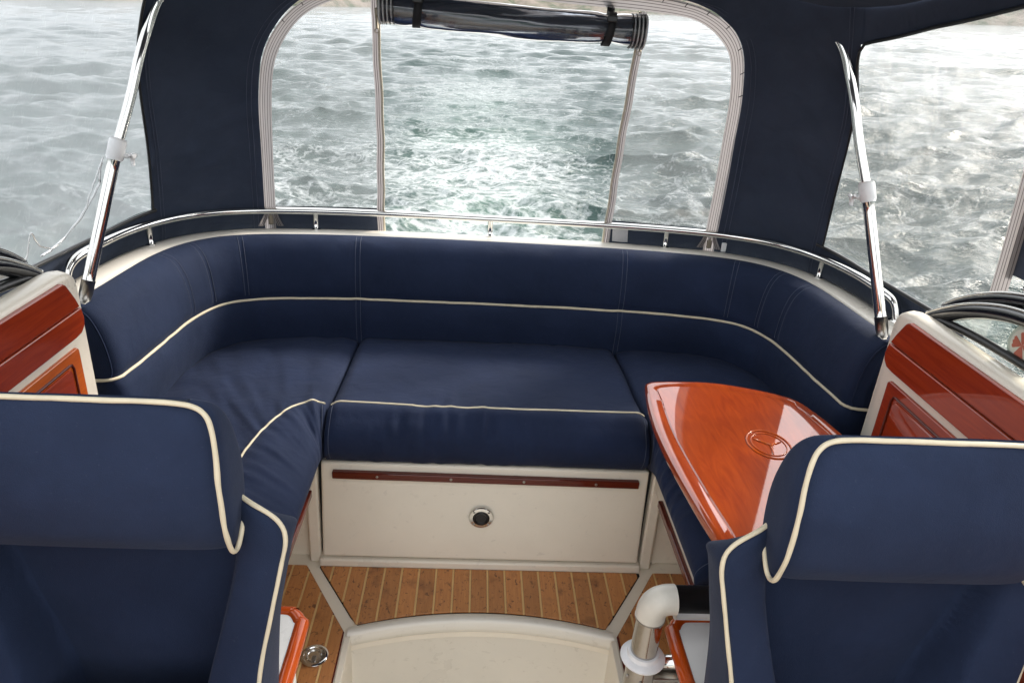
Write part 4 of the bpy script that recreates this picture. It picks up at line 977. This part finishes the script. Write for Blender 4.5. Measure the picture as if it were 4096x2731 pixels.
def windscreen(sg, label):
    t = thing('side_windscreen', label, 'windscreen', (sg*1.10, 1.0, 1.0), 'side windscreens on the consoles')
    S = np.array([sg, 1, 1])
    fr = catmull(np.array([(1.105, 1.652, .975), (1.104, 1.60, 1.008), (1.103, 1.53, 1.045), (1.102, 1.45, 1.076), (1.10, 1.36, 1.098), (1.09, 1.2, 1.118), (1.08, .9, 1.135), (1.07, .4, 1.15), (1.05, -.4, 1.16), (1.0, -1.1, 1.17)])*S, 8)
    tube('frame', fr, .021, 'gblack', t, 16)
    tube('frame_trim', fr+np.array([-sg*.016, 0, .016]), .0035, 'chrome', t, 8)
    base = catmull(np.array([(1.095, 1.640, .985), (1.094, 1.4, 1.008), (1.094, .8, 1.010), (1.09, 0, 1.012), (1.05, -1.1, 1.012)])*S, 8)
    tube('base_seal', base, .010, 'black', t, 10)
    hr = catmull(np.array([(1.108, 1.612, 1.020), (1.107, 1.56, 1.056), (1.105, 1.49, 1.092), (1.103, 1.40, 1.125), (1.10, 1.28, 1.148), (1.09, 1.05, 1.170), (1.08, .6, 1.19), (1.06, -.4, 1.2)])*S, 8)
    tube('hand_rail', hr, .0145, 'gblack', t, 16)
    tube('rail_trim', hr+np.array([-sg*.009, 0, .0115]), .0035, 'chrome', t, 8)
    y = np.linspace(1.60, -1.05, 50); zt = np.interp(-y, -fr[:, 1], fr[:, 2]); zb = np.interp(-y, -base[:, 1], base[:, 2]); xt = np.interp(-y, -fr[:, 1], fr[:, 0])
    V = np.stack([np.stack([xt, y, zb], -1), np.stack([xt, y, zt], -1)], 1).reshape(-1, 3)
    mesh_obj('glass', V, gridF(50, 2), glassM, t)
    return t
glassM, nt, out = new_mat('windscreen_glass')
tr = node(nt, 'ShaderNodeBsdfTransparent'); tr.inputs['Color'].default_value = (.86, .91, .88, 1)
gl = node(nt, 'ShaderNodeBsdfGlossy'); gl.inputs['Roughness'].default_value = .03
fr = node(nt, 'ShaderNodeFresnel'); fr.inputs['IOR'].default_value = 1.45; mx = node(nt, 'ShaderNodeMixShader')
smear = ramp(nt, noise_tex(nt, coords(nt), 9, 4), [(.5, (0,)*3), (.9, (.25,)*3)])
nt.links.new(mth(nt, 'ADD', fr.outputs[0], mth(nt, 'MULTIPLY', smear, .2), clamp=True), mx.inputs[0]); nt.links.new(tr.outputs[0], mx.inputs[1]); nt.links.new(gl.outputs[0], mx.inputs[2]); nt.links.new(mx.outputs[0], out.inputs['Surface'])
windscreen(-1, 'black-framed side windscreen above the port console'); windscreen(1, 'black-framed side windscreen with the round sticker above the starboard console')
# round sticker on the starboard windscreen
stk = thing('round_sticker', 'round pale sticker with red cross on the starboard windscreen glass', 'sticker', (1.098, 1.345, 1.045))
sx_, sy_, sz_ = 1.0985, 1.335, 1.043
def disc(r, x): return lathe_data([(r, -.0004), (r, .0004)], (x, sy_, sz_), 'x', 40)
mesh_obj('backing', *disc(.043, sx_), plain('sticker_pale_green', (.50, .56, .46), .5), stk, False)
mesh_obj('inner_disc', *disc(.035, sx_-.0011), plain('sticker_cream', (.68, .66, .56), .5), stk, False)
cr = []
for a in range(4):
    c_, s_ = math.cos(a*math.pi/2), math.sin(a*math.pi/2)
    q = [(0, 0), (.004, .005), (.0115, .019), (.008, .023), (.004, .0215), (0, .024), (-.004, .0215), (-.008, .023), (-.0115, .019), (-.004, .005)]
    pts = [(sy_+u*c_-v*s_, sz_+u*s_+v*c_) for u, v in [(1.2*u, 1.2*v) for u, v in q]]; n_ = len(pts)
    cr.append((np.array([(sx_-.0022, y, z) for y, z in pts]+[(sx_-.0014, y, z) for y, z in pts]), [tuple(range(n_)), tuple(range(2*n_-1, n_-1, -1))]))
mesh_obj('red_cross', *join(cr), plain('sticker_faded_red', (.50, .13, .08), .5), stk, False)

# forward starboard canopy tube with its fork end
fp = thing('canopy_strut', 'short stainless canopy strut with fork end at the right edge', 'canopy strut', (1.13, 1.40, 1.14))
tube('strut_tube', [(1.075, 1.375, 1.50), (1.10, 1.39, 1.32), (1.118, 1.402, 1.225)], .0125, 'chrome', fp, 16)
tube('strut_socket', [(1.116, 1.400, 1.235), (1.124, 1.406, 1.190)], [.0165, .0165], 'steel', fp, 16)
for dy in (-.009, .009): tube('fork_prong', [(1.123, 1.406+dy, 1.195), (1.129, 1.409+dy, 1.155), (1.131, 1.410+dy, 1.130)], .0038, 'chrome', fp, 8)
tube('fork_pin', [(1.130, 1.392, 1.140), (1.130, 1.428, 1.140)], .004, 'chrome', fp, 8)

# ------------------------------------------------------------------ render settings
scene.render.engine = 'CYCLES'
scene.cycles.max_bounces = 10; scene.cycles.transparent_max_bounces = 24
scene.cycles.caustics_reflective = False; scene.cycles.caustics_refractive = False
